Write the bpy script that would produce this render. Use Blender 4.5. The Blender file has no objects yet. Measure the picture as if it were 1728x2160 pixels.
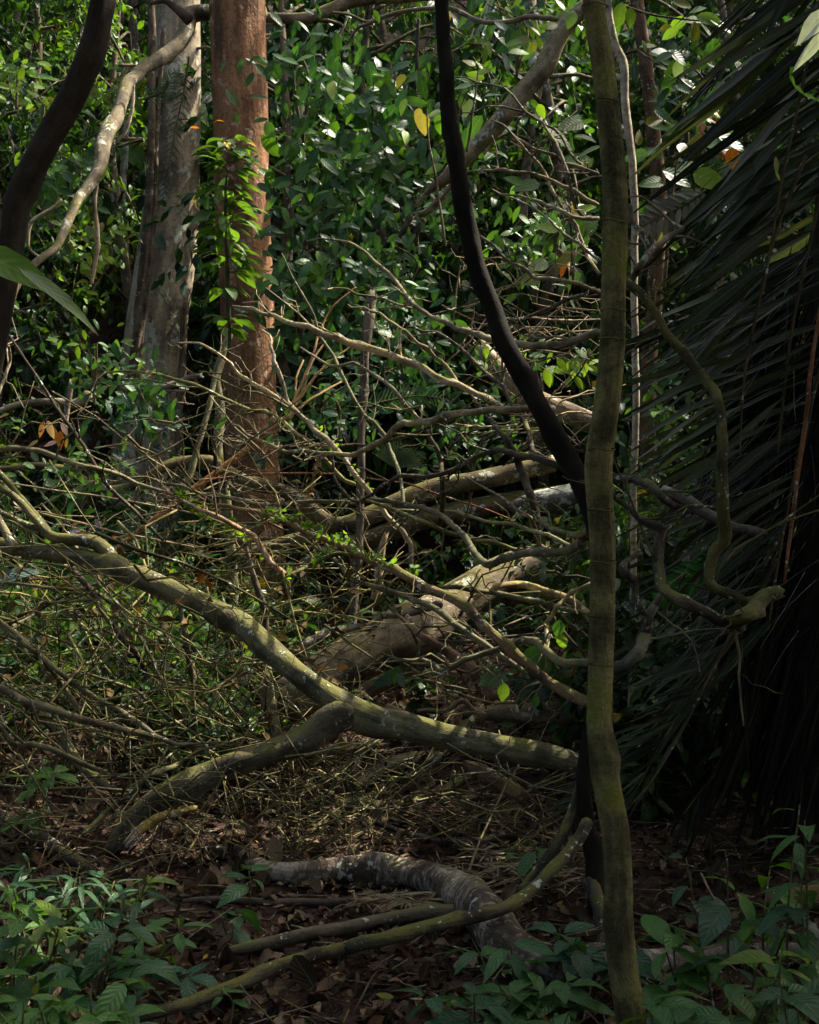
import bpy, math, random
import numpy as np
from mathutils import Vector

# ---------------------------------------------------------------- camera
F = 2673.0; PITCH = math.radians(-3.0); CAMZ = 1.6
W0, H0 = 1728, 2160
sc = bpy.context.scene
cam_d = bpy.data.cameras.new("camera"); cam = bpy.data.objects.new("camera", cam_d)
sc.collection.objects.link(cam); sc.camera = cam
cam_d.sensor_fit = 'VERTICAL'; cam_d.sensor_height = 24.0; cam_d.sensor_width = 24.0
cam_d.lens = F / H0 * 24.0
cam_d.clip_start = 0.05; cam_d.clip_end = 400
cam.location = (0, 0, CAMZ); cam.rotation_euler = (math.radians(90) + PITCH, 0, 0)

# ---------------------------------------------------------------- light
SUN_EL = math.radians(50); SUN_AZ = math.radians(62)       # azimuth from +Y towards +X
SUN = np.array([math.sin(SUN_AZ)*math.cos(SUN_EL), math.cos(SUN_AZ)*math.cos(SUN_EL), math.sin(SUN_EL)])
world = bpy.data.worlds.new("World"); sc.world = world; world.use_nodes = True
wn = world.node_tree; wn.nodes.clear()
sky = wn.nodes.new('ShaderNodeTexSky'); sky.sky_type = 'NISHITA'; sky.sun_disc = False
sky.sun_elevation = SUN_EL; sky.sun_rotation = SUN_AZ; sky.air_density = 0.7; sky.dust_density = 6.0; sky.ozone_density = 0.0
bg = wn.nodes.new('ShaderNodeBackground'); bg.inputs['Strength'].default_value = 0.15
wo = wn.nodes.new('ShaderNodeOutputWorld')
wn.links.new(sky.outputs[0], bg.inputs[0]); wn.links.new(bg.outputs[0], wo.inputs[0])
sun_d = bpy.data.lights.new("sun", 'SUN'); sun_d.energy = 4.0; sun_d.angle = math.radians(0.5); sun_d.color = (1.0, 0.93, 0.8)
sun = bpy.data.objects.new("sun", sun_d); sc.collection.objects.link(sun)
sun.rotation_euler = Vector(SUN.tolist()).to_track_quat('Z', 'Y').to_euler(); sun.location = (6, 4, 30)
sc.view_settings.view_transform = 'Standard'; sc.view_settings.look = 'None'
sc.view_settings.gamma = 1.0; sc.view_settings.exposure = 1.9
sc.render.engine = 'CYCLES'
sc.cycles.use_denoising = True
try: sc.cycles.denoising_prefilter = 'ACCURATE'
except Exception: pass
sc.cycles.max_bounces = 6; sc.cycles.diffuse_bounces = 1; sc.cycles.glossy_bounces = 2; sc.cycles.transmission_bounces = 4
sc.cycles.caustics_reflective = False; sc.cycles.caustics_refractive = False
sc.cycles.sample_clamp_indirect = 4.0

# ---------------------------------------------------------------- helpers
rs = np.random.RandomState(7)
FW = np.array([0, math.cos(PITCH), math.sin(PITCH)]); UP = np.array([0, -math.sin(PITCH), math.cos(PITCH)]); RT = np.array([1., 0, 0])
CAM = np.array([0, 0, CAMZ])
def P(u, v, d):
    """point of the place seen at photo coordinate u, v at distance d along the view"""
    return CAM + d*(FW + RT*((u-864)/F) + UP*((1080-v)/F))
def DZ(u, v, z):
    """distance at which the sight line through u, v meets height z"""
    r = FW + RT*((u-864)/F) + UP*((1080-v)/F)
    return (z-CAMZ)/r[2]
def ground(x, y):
    x = np.asarray(x, float); y = np.asarray(y, float)
    t = np.clip((y-11.0)/4.0, 0, 1); hill = np.where(y > 11, (y-11.0)*0.66*t, 0)
    b = 0.05*np.sin(x*1.3+0.7*y)+0.04*np.sin(y*2.1-1.1*x+1)+0.02*np.sin(5.1*x+3)*np.sin(4.3*y)
    side = 0.10*np.clip(np.abs(x-0.1)-1.0, 0, 6)**1.15
    return hill + b*0.7 + side*np.clip((y-2)/4, 0.3, 1) - 0.02
def unit(a):
    a = np.asarray(a, float); n = np.linalg.norm(a, axis=-1, keepdims=True); return a/np.maximum(n, 1e-9)

class MB:
    """collects geometry of one mesh"""
    def __init__(s): s.v = []; s.q = []; s.t = []; s.c = []; s.k = []; s.n = 0
    def add(s, v, quads=None, tris=None, col=(0.2, 0.2, 0.2), co=None):
        v = np.asarray(v, float).reshape(-1, 3); n = len(v)
        col = np.asarray(col, float)
        if col.ndim == 1: col = np.tile(col[:3], (n, 1))
        s.v.append(v); s.c.append(col[:, :3]); s.k.append(np.zeros((n, 3)) if co is None else np.asarray(co, float))
        if quads is not None and len(quads): s.q.append(np.asarray(quads, int)+s.n)
        if tris is not None and len(tris): s.t.append(np.asarray(tris, int)+s.n)
        s.n += n
    def mesh(s, name, mat, origin=(0, 0, 0), smooth=True):
        me = bpy.data.meshes.new(name)
        v = np.concatenate(s.v) - np.asarray(origin, float); c = np.concatenate(s.c); k = np.concatenate(s.k)
        q = np.concatenate(s.q) if s.q else np.zeros((0, 4), int); t = np.concatenate(s.t) if s.t else np.zeros((0, 3), int)
        nq, nt = len(q), len(t)
        me.vertices.add(len(v)); me.vertices.foreach_set('co', v.astype(np.float32).ravel())
        me.loops.add(nq*4+nt*3); me.loops.foreach_set('vertex_index', np.concatenate([q.ravel(), t.ravel()]).astype(np.int32))
        me.polygons.add(nq+nt)
        me.polygons.foreach_set('loop_start', np.concatenate([np.arange(nq)*4, nq*4+np.arange(nt)*3]).astype(np.int32))
        me.update(calc_edges=True)
        me.polygons.foreach_set('use_smooth', np.full(nq+nt, smooth))
        a = me.attributes.new('tint', 'FLOAT_COLOR', 'POINT')
        a.data.foreach_set('color', np.concatenate([c, np.ones((len(c), 1))], 1).astype(np.float32).ravel())
        a = me.attributes.new('along', 'FLOAT_VECTOR', 'POINT'); a.data.foreach_set('vector', k.astype(np.float32).ravel())
        me.materials.append(mat); me.validate(); return me
COL = sc.collection
def link(name, data, parent=None, loc=None):
    o = bpy.data.objects.new(name, data); COL.objects.link(o)
    if parent is not None: o.parent = parent
    if loc is not None: o.location = [float(q) for q in loc]
    return o
def tag(o, label=None, cat=None, group=None, kind=None):
    if label: o['label'] = label
    if cat: o['category'] = cat
    if group: o['group'] = group
    if kind: o['kind'] = kind
    return o
def thing(name, label, cat, loc, group=None):
    o = link(name, None, loc=loc); o.empty_display_size = 0.1; return tag(o, label, cat, group)
def part(name, mb, mat, parent, origin, label=None):
    o = link(name, mb.mesh(name, mat, origin), parent)
    if label: o['label'] = label
    return o
def single(name, mb, mat, label=None, cat=None, origin=(0, 0, 0), group=None, kind=None):
    return tag(link(name, mb.mesh(name, mat, origin), loc=origin), label, cat, group, kind)
def copy_thing(o, loc, rz=0, sc_=1, label=None):
    c = o.copy(); COL.objects.link(c); c.location = [float(q) for q in loc]; c.rotation_euler = (0, 0, rz); c.scale = (sc_,)*3
    if label: c['label'] = label
    for ch in list(o.children):
        k = ch.copy(); COL.objects.link(k); k.parent = c
    return c

def resample(pts, rad, step=None, bend=1.0):
    pts = np.asarray(pts, float); rad = np.asarray(rad, float); out = []; orad = []
    n = len(pts); ext = np.vstack([2*pts[0]-pts[1], pts, 2*pts[-1]-pts[-2]])
    for i in range(n-1):
        p0, p1, p2, p3 = ext[i:i+4]; L = np.linalg.norm(p2-p1)
        st = step or max(0.7*(rad[i]+rad[i+1]), 0.012); m = int(min(max(2, math.ceil(L/st)), 24))
        for j in range(m):
            t = j/m
            cr = 0.5*((2*p1)+(-p0+p2)*t+(2*p0-5*p1+4*p2-p3)*t*t+(-p0+3*p1-3*p2+p3)*t**3)
            out.append(cr*bend+(p1+(p2-p1)*t)*(1-bend)); orad.append(rad[i]+(rad[i+1]-rad[i])*t)
    out.append(pts[-1]); orad.append(rad[-1])
    return np.array(out), np.array(orad)
def tube(mb, pts, rad, sides=None, col=(0.2, 0.16, 0.1), rough=0.10, step=None, bend=0.9, broken=(0, 0), knots=0, wob=0.12, rnd=None, res=True):
    """tapering uneven round limb through pts"""
    r_ = rnd or rs
    if res: p, r = resample(pts, rad, step, bend)
    else: p, r = np.asarray(pts, float), np.asarray(rad, float)
    n = len(p)
    if sides is None:
        m = r.max(); sides = 5 if m < 0.008 else 7 if m < 0.02 else 10 if m < 0.05 else 18
    seg = np.linalg.norm(np.diff(p, axis=0), axis=1); s = np.concatenate([[0], np.cumsum(seg)])
    rm = max(r.mean(), 1e-4)
    if wob:
        for k in range(3):
            ph = r_.rand(4)*6.28; fr = (0.25+0.5*k)/rm*0.5
            p = p + (wob*r/(k+1))[:, None]*np.stack([np.sin(s*fr+ph[0]), np.sin(s*fr*1.1+ph[1]), np.sin(s*fr*0.9+ph[2])], 1)
    tan = unit(np.gradient(p, axis=0)); a = np.zeros_like(p)
    ref = np.array([0, 0, 1.]) if abs(tan[0][2]) < 0.8 else np.array([1., 0, 0])
    cur = unit(np.cross(tan[0], ref))
    for i in range(n):
        cur = cur - tan[i]*np.dot(cur, tan[i]); cur = cur/max(np.linalg.norm(cur), 1e-9); a[i] = cur
    b = np.cross(tan, a)
    th = np.linspace(0, 2*math.pi, sides, endpoint=False)
    Rr = np.ones((n, sides))
    for k in range(4):
        ph = r_.rand(3)*6.28; h = k % 3+1
        Rr += rough*0.55/(1+0.3*k)*np.sin(h*th[None]+ph[0]+1.3*np.sin(s[:, None]/rm*0.11*(k+1)+ph[1]))*np.sin(s[:, None]/rm*(0.13+0.21*k)+ph[2])
    for k in range(knots):
        sk = r_.rand()*s[-1]; tk = r_.rand()*6.28; am = 0.25+0.3*r_.rand()
        Rr += am*np.exp(-((s[:, None]-sk)/(rm*1.3))**2-((np.angle(np.exp(1j*(th[None]-tk))))/0.7)**2)
    rr = r[:, None]*Rr
    V = p[:, None]+rr[..., None]*(np.cos(th)[None, :, None]*a[:, None]+np.sin(th)[None, :, None]*b[:, None])
    co = np.stack([np.cos(th)[None]*r[:, None], np.sin(th)[None]*r[:, None], np.tile(s[:, None], (1, sides))], -1) + r_.rand(3)*7
    for e, bk in ((0, broken[0]), (n-1, broken[1])):
        if bk:
            sg = -1 if e == 0 else 1
            V[e] += (sg*tan[e])[None]*(r_.rand(sides, 1)**2*bk*r[e]*2.2)
            V[e] = V[e]*0.85+p[e]*0.15
    i, j = np.meshgrid(np.arange(n-1), np.arange(sides), indexing='ij'); j2 = (j+1) % sides
    Q = np.stack([i*sides+j, i*sides+j2, (i+1)*sides+j2, (i+1)*sides+j], -1).reshape(-1, 4)
    capa = p[0]-tan[0]*r[0]*(0.35 if not broken[0] else -0.4); capb = p[-1]+tan[-1]*r[-1]*(0.35 if not broken[1] else -0.4)
    vv = np.vstack([V.reshape(-1, 3), capa, capb]); cc = np.vstack([co.reshape(-1, 3), co[0].mean(0), co[-1].mean(0)])
    j = np.arange(sides); j2 = (j+1) % sides; N = n*sides
    T = np.vstack([np.stack([np.full(sides, N), j2, j], 1), np.stack([np.full(sides, N+1), (n-1)*sides+j, (n-1)*sides+j2], 1)])
    cl = np.asarray(col, float)
    if cl.ndim == 2: cl = np.vstack([np.repeat(cl, sides, 0)[:N], cl[0], cl[-1]])
    mb.add(vv, Q, T, cl, cc)
    return p, r
def wts(n, ws):
    ws = np.atleast_1d(np.asarray(ws, float)); return np.interp(np.linspace(0, 1, n), np.linspace(0, 1, len(ws)), ws)
def px(pts, ws, ds):
    """photo polyline -> place points and radii; ws full widths in photo px, ds distances"""
    n = len(pts); w = wts(n, ws); d = wts(n, ds)
    return np.array([P(u, v, dd) for (u, v), dd in zip(pts, d)]), np.maximum(w/2*d/F, 0.0016)
def gd(spec, ws, lift=0.8):
    """distances at which a limb lies on the floor"""
    sp = pts(spec); w = wts(len(sp), ws); out = []
    for (u, v), ww in zip(sp, w):
        z = 0.0
        for _ in range(12):
            d = DZ(u, v, z); q = P(u, v, d); z = float(ground(q[0], q[1]))+ww/2*d/F*lift
        out.append(d)
    return out
def pts(s):
    a = [float(q) for q in s.replace(',', ' ').split()]; return list(zip(a[::2], a[1::2]))

# leaf blades ------------------------------------------------------------
LT = np.array([0, .12, .3, .52, .76, 1.0])
def leaves(mb, pos, dr, up, L, W, col, droop=0.25, fold=0.25, shape='oval', lod=0, curl=0.0):
    """N leaf blades: base pos, direction dr, face normal up"""
    pos = np.asarray(pos, float).reshape(-1, 3); N = len(pos)
    dr = unit(np.broadcast_to(dr, (N, 3))); up = np.broadcast_to(up, (N, 3))
    side = unit(np.cross(dr, up)); nr = np.cross(side, dr)
    L = np.broadcast_to(L, (N,)); W = np.broadcast_to(W, (N,)); droop = np.broadcast_to(droop, (N,)); fold = np.broadcast_to(fold, (N,))
    if lod: t = np.array([0, .35, .75, 1.0]); 
    else: t = LT
    if shape == 'oval': wp = np.sin(math.pi*np.clip(t, 0, 1)**0.85)**0.8
    elif shape == 'lance': wp = np.sin(math.pi*t**0.7)**1.1
    elif shape == 'heart': wp = np.where(t < 0.2, 0.8, 1)*np.sin(math.pi*np.clip(t*0.93+0.07, 0, 1)**0.62)**0.7
    else: wp = np.minimum(1, np.minimum((t+0.02)*9, (1-t)*1.6))
    wp = wp.copy(); wp[0] = 0.03; wp[-1] = 0.0
    m = len(t)
    wv = curl*np.sin(np.outer(rs.rand(N)*6.28, np.ones(m))+t[None]*7)*L[:, None]*0.06
    z = -droop[:, None]*L[:, None]*t[None]**2+wv
    x = L[:, None]*t[None]*(1-0.25*np.abs(droop[:, None])*t[None])
    mid = pos[:, None]+dr[:, None]*x[..., None]+nr[:, None]*z[..., None]
    w = 0.5*W[:, None]*wp[None]
    lift = fold[:, None]*w
    a = mid+side[:, None]*w[..., None]+nr[:, None]*lift[..., None]
    b = mid-side[:, None]*w[..., None]+nr[:, None]*lift[..., None]
    V = np.stack([a, mid, b], 2).reshape(N, m*3, 3)
    base = (np.arange(N)*m*3)[:, None, None]
    i = np.arange(m-1)
    q = np.concatenate([np.stack([i*3, i*3+1, i*3+4, i*3+3], 1), np.stack([i*3+1, i*3+2, i*3+5, i*3+4], 1)])[None]+base
    c = np.asarray(col, float); c = np.broadcast_to(c, (N, 3)) if c.ndim == 1 else c
    c = np.repeat(c, m*3, 0)
    co = np.zeros((N, m, 3, 3)); co[..., 0, 0] = 1; co[..., 2, 0] = -1; co[..., 1] = t[None, :, None]; co[..., 2] = rs.rand(N)[:, None, None]
    mb.add(V.reshape(-1, 3), q.reshape(-1, 4), None, c, co.reshape(-1, 3))
GREENS = np.array([[.021, .054, .010], [.033, .078, .013], [.014, .040, .013], [.050, .100, .014], [.022, .060, .021]])
def greens(n, pal=GREENS, var=0.25, yel=0.0):
    c = pal[rs.randint(len(pal), size=n)]*(1+var*(rs.rand(n, 1)*2-1))
    if yel > 0:
        k = rs.rand(n) < yel; c[k] = np.array([.28, .20, .02])*(0.6+0.6*rs.rand(k.sum(), 1))
    return c
def rdir(n, z0=-0.3, z1=0.4):
    a = rs.rand(n)*6.2832; return unit(np.stack([np.cos(a), np.sin(a), z0+(z1-z0)*rs.rand(n)], 1))
def rup(n, s=0.5):
    return unit(np.stack([rs.randn(n)*s, rs.randn(n)*s, np.ones(n)], 1))

# ---------------------------------------------------------------- materials
def nodes(name):
    m = bpy.data.materials.new(name); m.use_nodes = True; t = m.node_tree; t.nodes.clear(); return m, t, t.nodes, t.links
def N(ns, ty, **k):
    n = ns.new(ty)
    for a, b in k.items(): setattr(n, a, b)
    return n
def math_(ns, ls, op, a, b=None, clamp=False):
    n = ns.new('ShaderNodeMath'); n.operation = op; n.use_clamp = clamp
    for i, q in enumerate((a, b)):
        if q is None: continue
        if isinstance(q, (int, float)): n.inputs[i].default_value = q
        else: ls.new(q, n.inputs[i])
    return n.outputs[0]
def mixc(ns, ls, f, a, b, mode='MIX'):
    n = ns.new('ShaderNodeMix'); n.data_type = 'RGBA'; n.blend_type = mode
    for idx, q in ((0, f), (6, a), (7, b)):
        if isinstance(q, (int, float)): n.inputs[idx].default_value = q
        elif isinstance(q, tuple): n.inputs[idx].default_value = (*q, 1)
        else: ls.new(q, n.inputs[idx])
    return n.outputs[2]
def ramp(ns, ls, f, a, b):
    n = ns.new('ShaderNodeMapRange'); n.interpolation_type = 'SMOOTHSTEP'
    ls.new(f, n.inputs[0]); n.inputs[1].default_value = a; n.inputs[2].default_value = b; return n.outputs[0]
def noise(ns, ls, vec, scale, detail=4, rough=0.6, stretch=None):
    if stretch:
        mp = ns.new('ShaderNodeMapping'); ls.new(vec, mp.inputs[0]); mp.inputs['Scale'].default_value = stretch; vec = mp.outputs[0]
    n = ns.new('ShaderNodeTexNoise'); ls.new(vec, n.inputs['Vector']); n.inputs['Scale'].default_value = scale
    n.inputs['Detail'].default_value = detail; n.inputs['Roughness'].default_value = rough; return n.outputs[0]
def leaf_mat(name, rough=0.36, trans=0.32, spec=0.5, tcol=(2.2, 2.3, 0.6), veins=True, vary=True, vein_bump=0.5):
    m, t, ns, ls = nodes(name)
    at = N(ns, 'ShaderNodeAttribute', attribute_name='tint'); al = N(ns, 'ShaderNodeAttribute', attribute_name='along')
    sp = N(ns, 'ShaderNodeSeparateXYZ'); ls.new(al.outputs['Vector'], sp.inputs[0])
    ax = math_(ns, ls, 'ABSOLUTE', sp.outputs[0])
    geo = N(ns, 'ShaderNodeNewGeometry')
    nz = noise(ns, ls, geo.outputs['Position'], 60, 2)
    c = mixc(ns, ls, 1.0, at.outputs['Color'], mixc(ns, ls, nz, (0.65, 0.7, 0.7), (1.3, 1.25, 1.2)), 'MULTIPLY')
    oi = N(ns, 'ShaderNodeObjectInfo')
    if vary: c = mixc(ns, ls, 1.0, c, mixc(ns, ls, oi.outputs['Random'], (0.55, 0.62, 0.8), (1.4, 1.25, 0.7)), 'MULTIPLY')
    rib = ramp(ns, ls, ax, 0.09, 0.0)
    c = mixc(ns, ls, math_(ns, ls, 'MULTIPLY', rib, 0.45), c, (0.16, 0.22, 0.09))
    pr = N(ns, 'ShaderNodeBsdfPrincipled'); ls.new(c, pr.inputs['Base Color'])
    pr.inputs['Specular IOR Level'].default_value = spec
    ls.new(math_(ns, ls, 'ADD', math_(ns, ls, 'MULTIPLY', nz, 0.22), rough-0.11), pr.inputs['Roughness'])
    if veins:
        ph = math_(ns, ls, 'SUBTRACT', math_(ns, ls, 'MULTIPLY', sp.outputs[1], 50), math_(ns, ls, 'MULTIPLY', ax, 12))
        vv = math_(ns, ls, 'ADD', math_(ns, ls, 'SINE', ph), math_(ns, ls, 'MULTIPLY', rib, -3.0))
        bp = N(ns, 'ShaderNodeBump'); bp.inputs['Strength'].default_value = vein_bump; bp.inputs['Distance'].default_value = 0.0012
        ls.new(vv, bp.inputs['Height']); ls.new(bp.outputs[0], pr.inputs['Normal'])
    tr = N(ns, 'ShaderNodeBsdfTranslucent'); ls.new(mixc(ns, ls, 1.0, c, tcol, 'MULTIPLY'), tr.inputs[0])
    mx = N(ns, 'ShaderNodeMixShader'); mx.inputs[0].default_value = trans
    ls.new(pr.outputs[0], mx.inputs[1]); ls.new(tr.outputs[0], mx.inputs[2])
    out = N(ns, 'ShaderNodeOutputMaterial'); ls.new(mx.outputs[0], out.inputs[0]); return m
def bark_mat(name, moss=0.4, lichen=0.3, streak=0.5, rings=0.0, bump=0.5, mosscol=(0.095, 0.092, 0.024), dark=0.42, rough=0.85, scale=1.0, liccol=(0.42, 0.45, 0.36)):
    m, t, ns, ls = nodes(name)
    at = N(ns, 'ShaderNodeAttribute', attribute_name='tint'); al = N(ns, 'ShaderNodeAttribute', attribute_name='along'); v = al.outputs['Vector']
    n1 = noise(ns, ls, v, 28*scale, 5, 0.65, (1, 1, 0.18)); n2 = noise(ns, ls, v, 9*scale, 3, 0.55); n3 = noise(ns, ls, v, 90*scale, 3, 0.7)
    f = math_(ns, ls, 'ADD', math_(ns, ls, 'MULTIPLY', n1, streak), math_(ns, ls, 'MULTIPLY', n2, 1-streak))
    c = mixc(ns, ls, ramp(ns, ls, f, 0.38, 0.62), (dark, dark, dark), (1.35, 1.3, 1.25)); c = mixc(ns, ls, 1.0, at.outputs['Color'], c, 'MULTIPLY')
    c = mixc(ns, ls, math_(ns, ls, 'MULTIPLY', ramp(ns, ls, n3, 0.50, 0.62), 0.55), c, mixc(ns, ls, 1.0, c, (0.45, 0.42, 0.40), 'MULTIPLY'))
    geo = N(ns, 'ShaderNodeNewGeometry'); sp = N(ns, 'ShaderNodeSeparateXYZ'); ls.new(geo.outputs['Normal'], sp.inputs[0])
    if moss:
        f2 = math_(ns, ls, 'ADD', math_(ns, ls, 'MULTIPLY', sp.outputs[2], 0.22), n2)
        f2 = math_(ns, ls, 'ADD', f2, math_(ns, ls, 'MULTIPLY', math_(ns, ls, 'SUBTRACT', n3, 0.5), 0.35))
        c = mixc(ns, ls, math_(ns, ls, 'MULTIPLY', ramp(ns, ls, f2, 0.82-0.5*moss, 1.0-0.5*moss), 0.85), c, mixc(ns, ls, n3, (mosscol[0]*0.4, mosscol[1]*0.4, mosscol[2]*0.5), (mosscol[0]*1.7, mosscol[1]*1.7, mosscol[2]*1.5)))
    if lichen:
        n4 = noise(ns, ls, v, 15*scale, 2, 0.5, (1, 1, 0.8)); n5 = noise(ns, ls, v, 60*scale, 2, 0.6)
        f4 = math_(ns, ls, 'ADD', n4, math_(ns, ls, 'MULTIPLY', math_(ns, ls, 'SUBTRACT', n5, 0.5), 1.0))
        c = mixc(ns, ls, math_(ns, ls, 'MULTIPLY', ramp(ns, ls, f4, 0.72-0.16*lichen, 0.80-0.16*lichen), 0.75), c, liccol)
    h = math_(ns, ls, 'ADD', math_(ns, ls, 'MULTIPLY', n1, 0.7), math_(ns, ls, 'MULTIPLY', n3, 0.35))
    if rings:
        s2 = N(ns, 'ShaderNodeSeparateXYZ'); ls.new(v, s2.inputs[0])
        w = math_(ns, ls, 'ADD', math_(ns, ls, 'MULTIPLY', s2.outputs[2], 170.0*scale), math_(ns, ls, 'MULTIPLY', n2, 16))
        rg = math_(ns, ls, 'MULTIPLY', math_(ns, ls, 'SINE', w), n2)
        h = math_(ns, ls, 'ADD', h, math_(ns, ls, 'MULTIPLY', rg, rings))
        n6 = noise(ns, ls, v, 40*scale, 3, 0.6, (1.2, 1.2, 2.2))
        c = mixc(ns, ls, math_(ns, ls, 'MULTIPLY', ramp(ns, ls, math_(ns, ls, 'ADD', math_(ns, ls, 'MULTIPLY', n6, 0.6), math_(ns, ls, 'MULTIPLY', n2, 0.4)), 0.50, 0.60), 0.75), c, (0.30, 0.25, 0.20))
    pr = N(ns, 'ShaderNodeBsdfPrincipled'); ls.new(c, pr.inputs['Base Color']); pr.inputs['Roughness'].default_value = rough
    pr.inputs['Specular IOR Level'].default_value = 0.1
    bp = N(ns, 'ShaderNodeBump'); bp.inputs['Strength'].default_value = bump; bp.inputs['Distance'].default_value = 0.014/scale
    ls.new(h, bp.inputs['Height']); ls.new(bp.outputs[0], pr.inputs['Normal'])
    out = N(ns, 'ShaderNodeOutputMaterial'); ls.new(pr.outputs[0], out.inputs[0]); return m
def soil_mat():
    m, t, ns, ls = nodes('forest_soil'); geo = N(ns, 'ShaderNodeNewGeometry'); v = geo.outputs['Position']
    a = noise(ns, ls, v, 3, 5, 0.6); b = noise(ns, ls, v, 35, 5, 0.7); g = noise(ns, ls, v, 140, 3, 0.7)
    c = mixc(ns, ls, ramp(ns, ls, b, 0.35, 0.7), (0.018, 0.011, 0.008), (0.075, 0.045, 0.03)); c = mixc(ns, ls, ramp(ns, ls, a, 0.4, 0.65), c, mixc(ns, ls, g, (0.03, 0.016, 0.012), (0.10, 0.06, 0.042)))
    pr = N(ns, 'ShaderNodeBsdfPrincipled'); ls.new(c, pr.inputs['Base Color']); pr.inputs['Roughness'].default_value = 0.9; pr.inputs['Specular IOR Level'].default_value = 0.1
    bp = N(ns, 'ShaderNodeBump'); bp.inputs['Strength'].default_value = 0.9; bp.inputs['Distance'].default_value = 0.02
    ls.new(math_(ns, ls, 'ADD', b, math_(ns, ls, 'MULTIPLY', g, 0.4)), bp.inputs['Height']); ls.new(bp.outputs[0], pr.inputs['Normal'])
    out = N(ns, 'ShaderNodeOutputMaterial'); ls.new(pr.outputs[0], out.inputs[0]); return m
M = dict(
    leaf=leaf_mat('glossy_leaf', 0.36, 0.26, 0.22), far_leaf=leaf_mat('understory_leaf', 0.42, 0.30, 0.25, veins=False),
    plain_leaf=leaf_mat('close_leaf', 0.45, 0.40, 0.15, vary=False, vein_bump=0.12), soft_leaf=leaf_mat('thin_leaf', 0.48, 0.36, 0.25), palm=leaf_mat('palm_leaflet', 0.5, 0.15, 0.12, tcol=(1.8, 2.0, 0.8), veins=False, vary=False),
    dry=leaf_mat('dry_leaf', 0.7, 0.10, 0.08, tcol=(1.3, 1.1, 0.8)),
    bark=bark_mat('weathered_bark', 0.30, 0.15), mossy=bark_mat('mossy_bark', 0.50, 0.12, bump=1.0, dark=0.35),
    green=bark_mat('green_algae_bark', 0.58, 0.0, streak=0.4, bump=1.0, dark=0.3, mosscol=(0.095, 0.10, 0.012), scale=0.8),
    red=bark_mat('red_brown_bark', 0.0, 0.45, streak=0.6, bump=0.8, scale=0.30, dark=0.42, liccol=(0.36, 0.25, 0.18)),
    grey=bark_mat('grey_lichen_bark', 0.22, 0.75, streak=0.55, bump=0.6, scale=0.3),
    smooth=bark_mat('smooth_beige_bark', 0.46, 0.35, streak=0.3, bump=0.5, scale=0.6, mosscol=(0.09, 0.085, 0.022), dark=.4),
    ringed=bark_mat('ringed_bark', 0.26, 0.12, streak=0.4, rings=0.12, bump=0.9, scale=0.6),
    dark=bark_mat('dark_bark', 0.12, 0.0, bump=0.4, dark=0.5), soil=soil_mat())  # dark bark: on the silhouetted trunks its near-black tint carries their shade

# ================================================================ ground
def grid_ground():
    xs = np.concatenate([np.arange(-40, -6, 1.0), np.arange(-6, 6, 0.09), np.arange(6, 41, 1.0)])
    ys = np.concatenate([np.arange(-14, 2, 1.0), np.arange(2, 14, 0.09), np.arange(14, 61, 0.8)])
    X, Y = np.meshgrid(xs, ys); Z = ground(X, Y)
    near = np.exp(-((Y-6)/6)**2)
    Z = Z + near*0.012*(np.sin(13*X+2*np.sin(7*Y))+np.sin(17*Y+3*np.sin(5*X)))+near*0.010*(rs.rand(*X.shape)-0.5)
    V = np.stack([X, Y, Z], -1).reshape(-1, 3); nx = len(xs); ny = len(ys)
    i, j = np.meshgrid(np.arange(ny-1), np.arange(nx-1), indexing='ij')
    Q = np.stack([i*nx+j, i*nx+j+1, (i+1)*nx+j+1, (i+1)*nx+j], -1).reshape(-1, 4)
    mb = MB(); mb.add(V, Q); single('ground', mb, M['soil'], 'dark brown forest floor rising to a steep bank behind', 'ground', kind='structure')
grid_ground()

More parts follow.
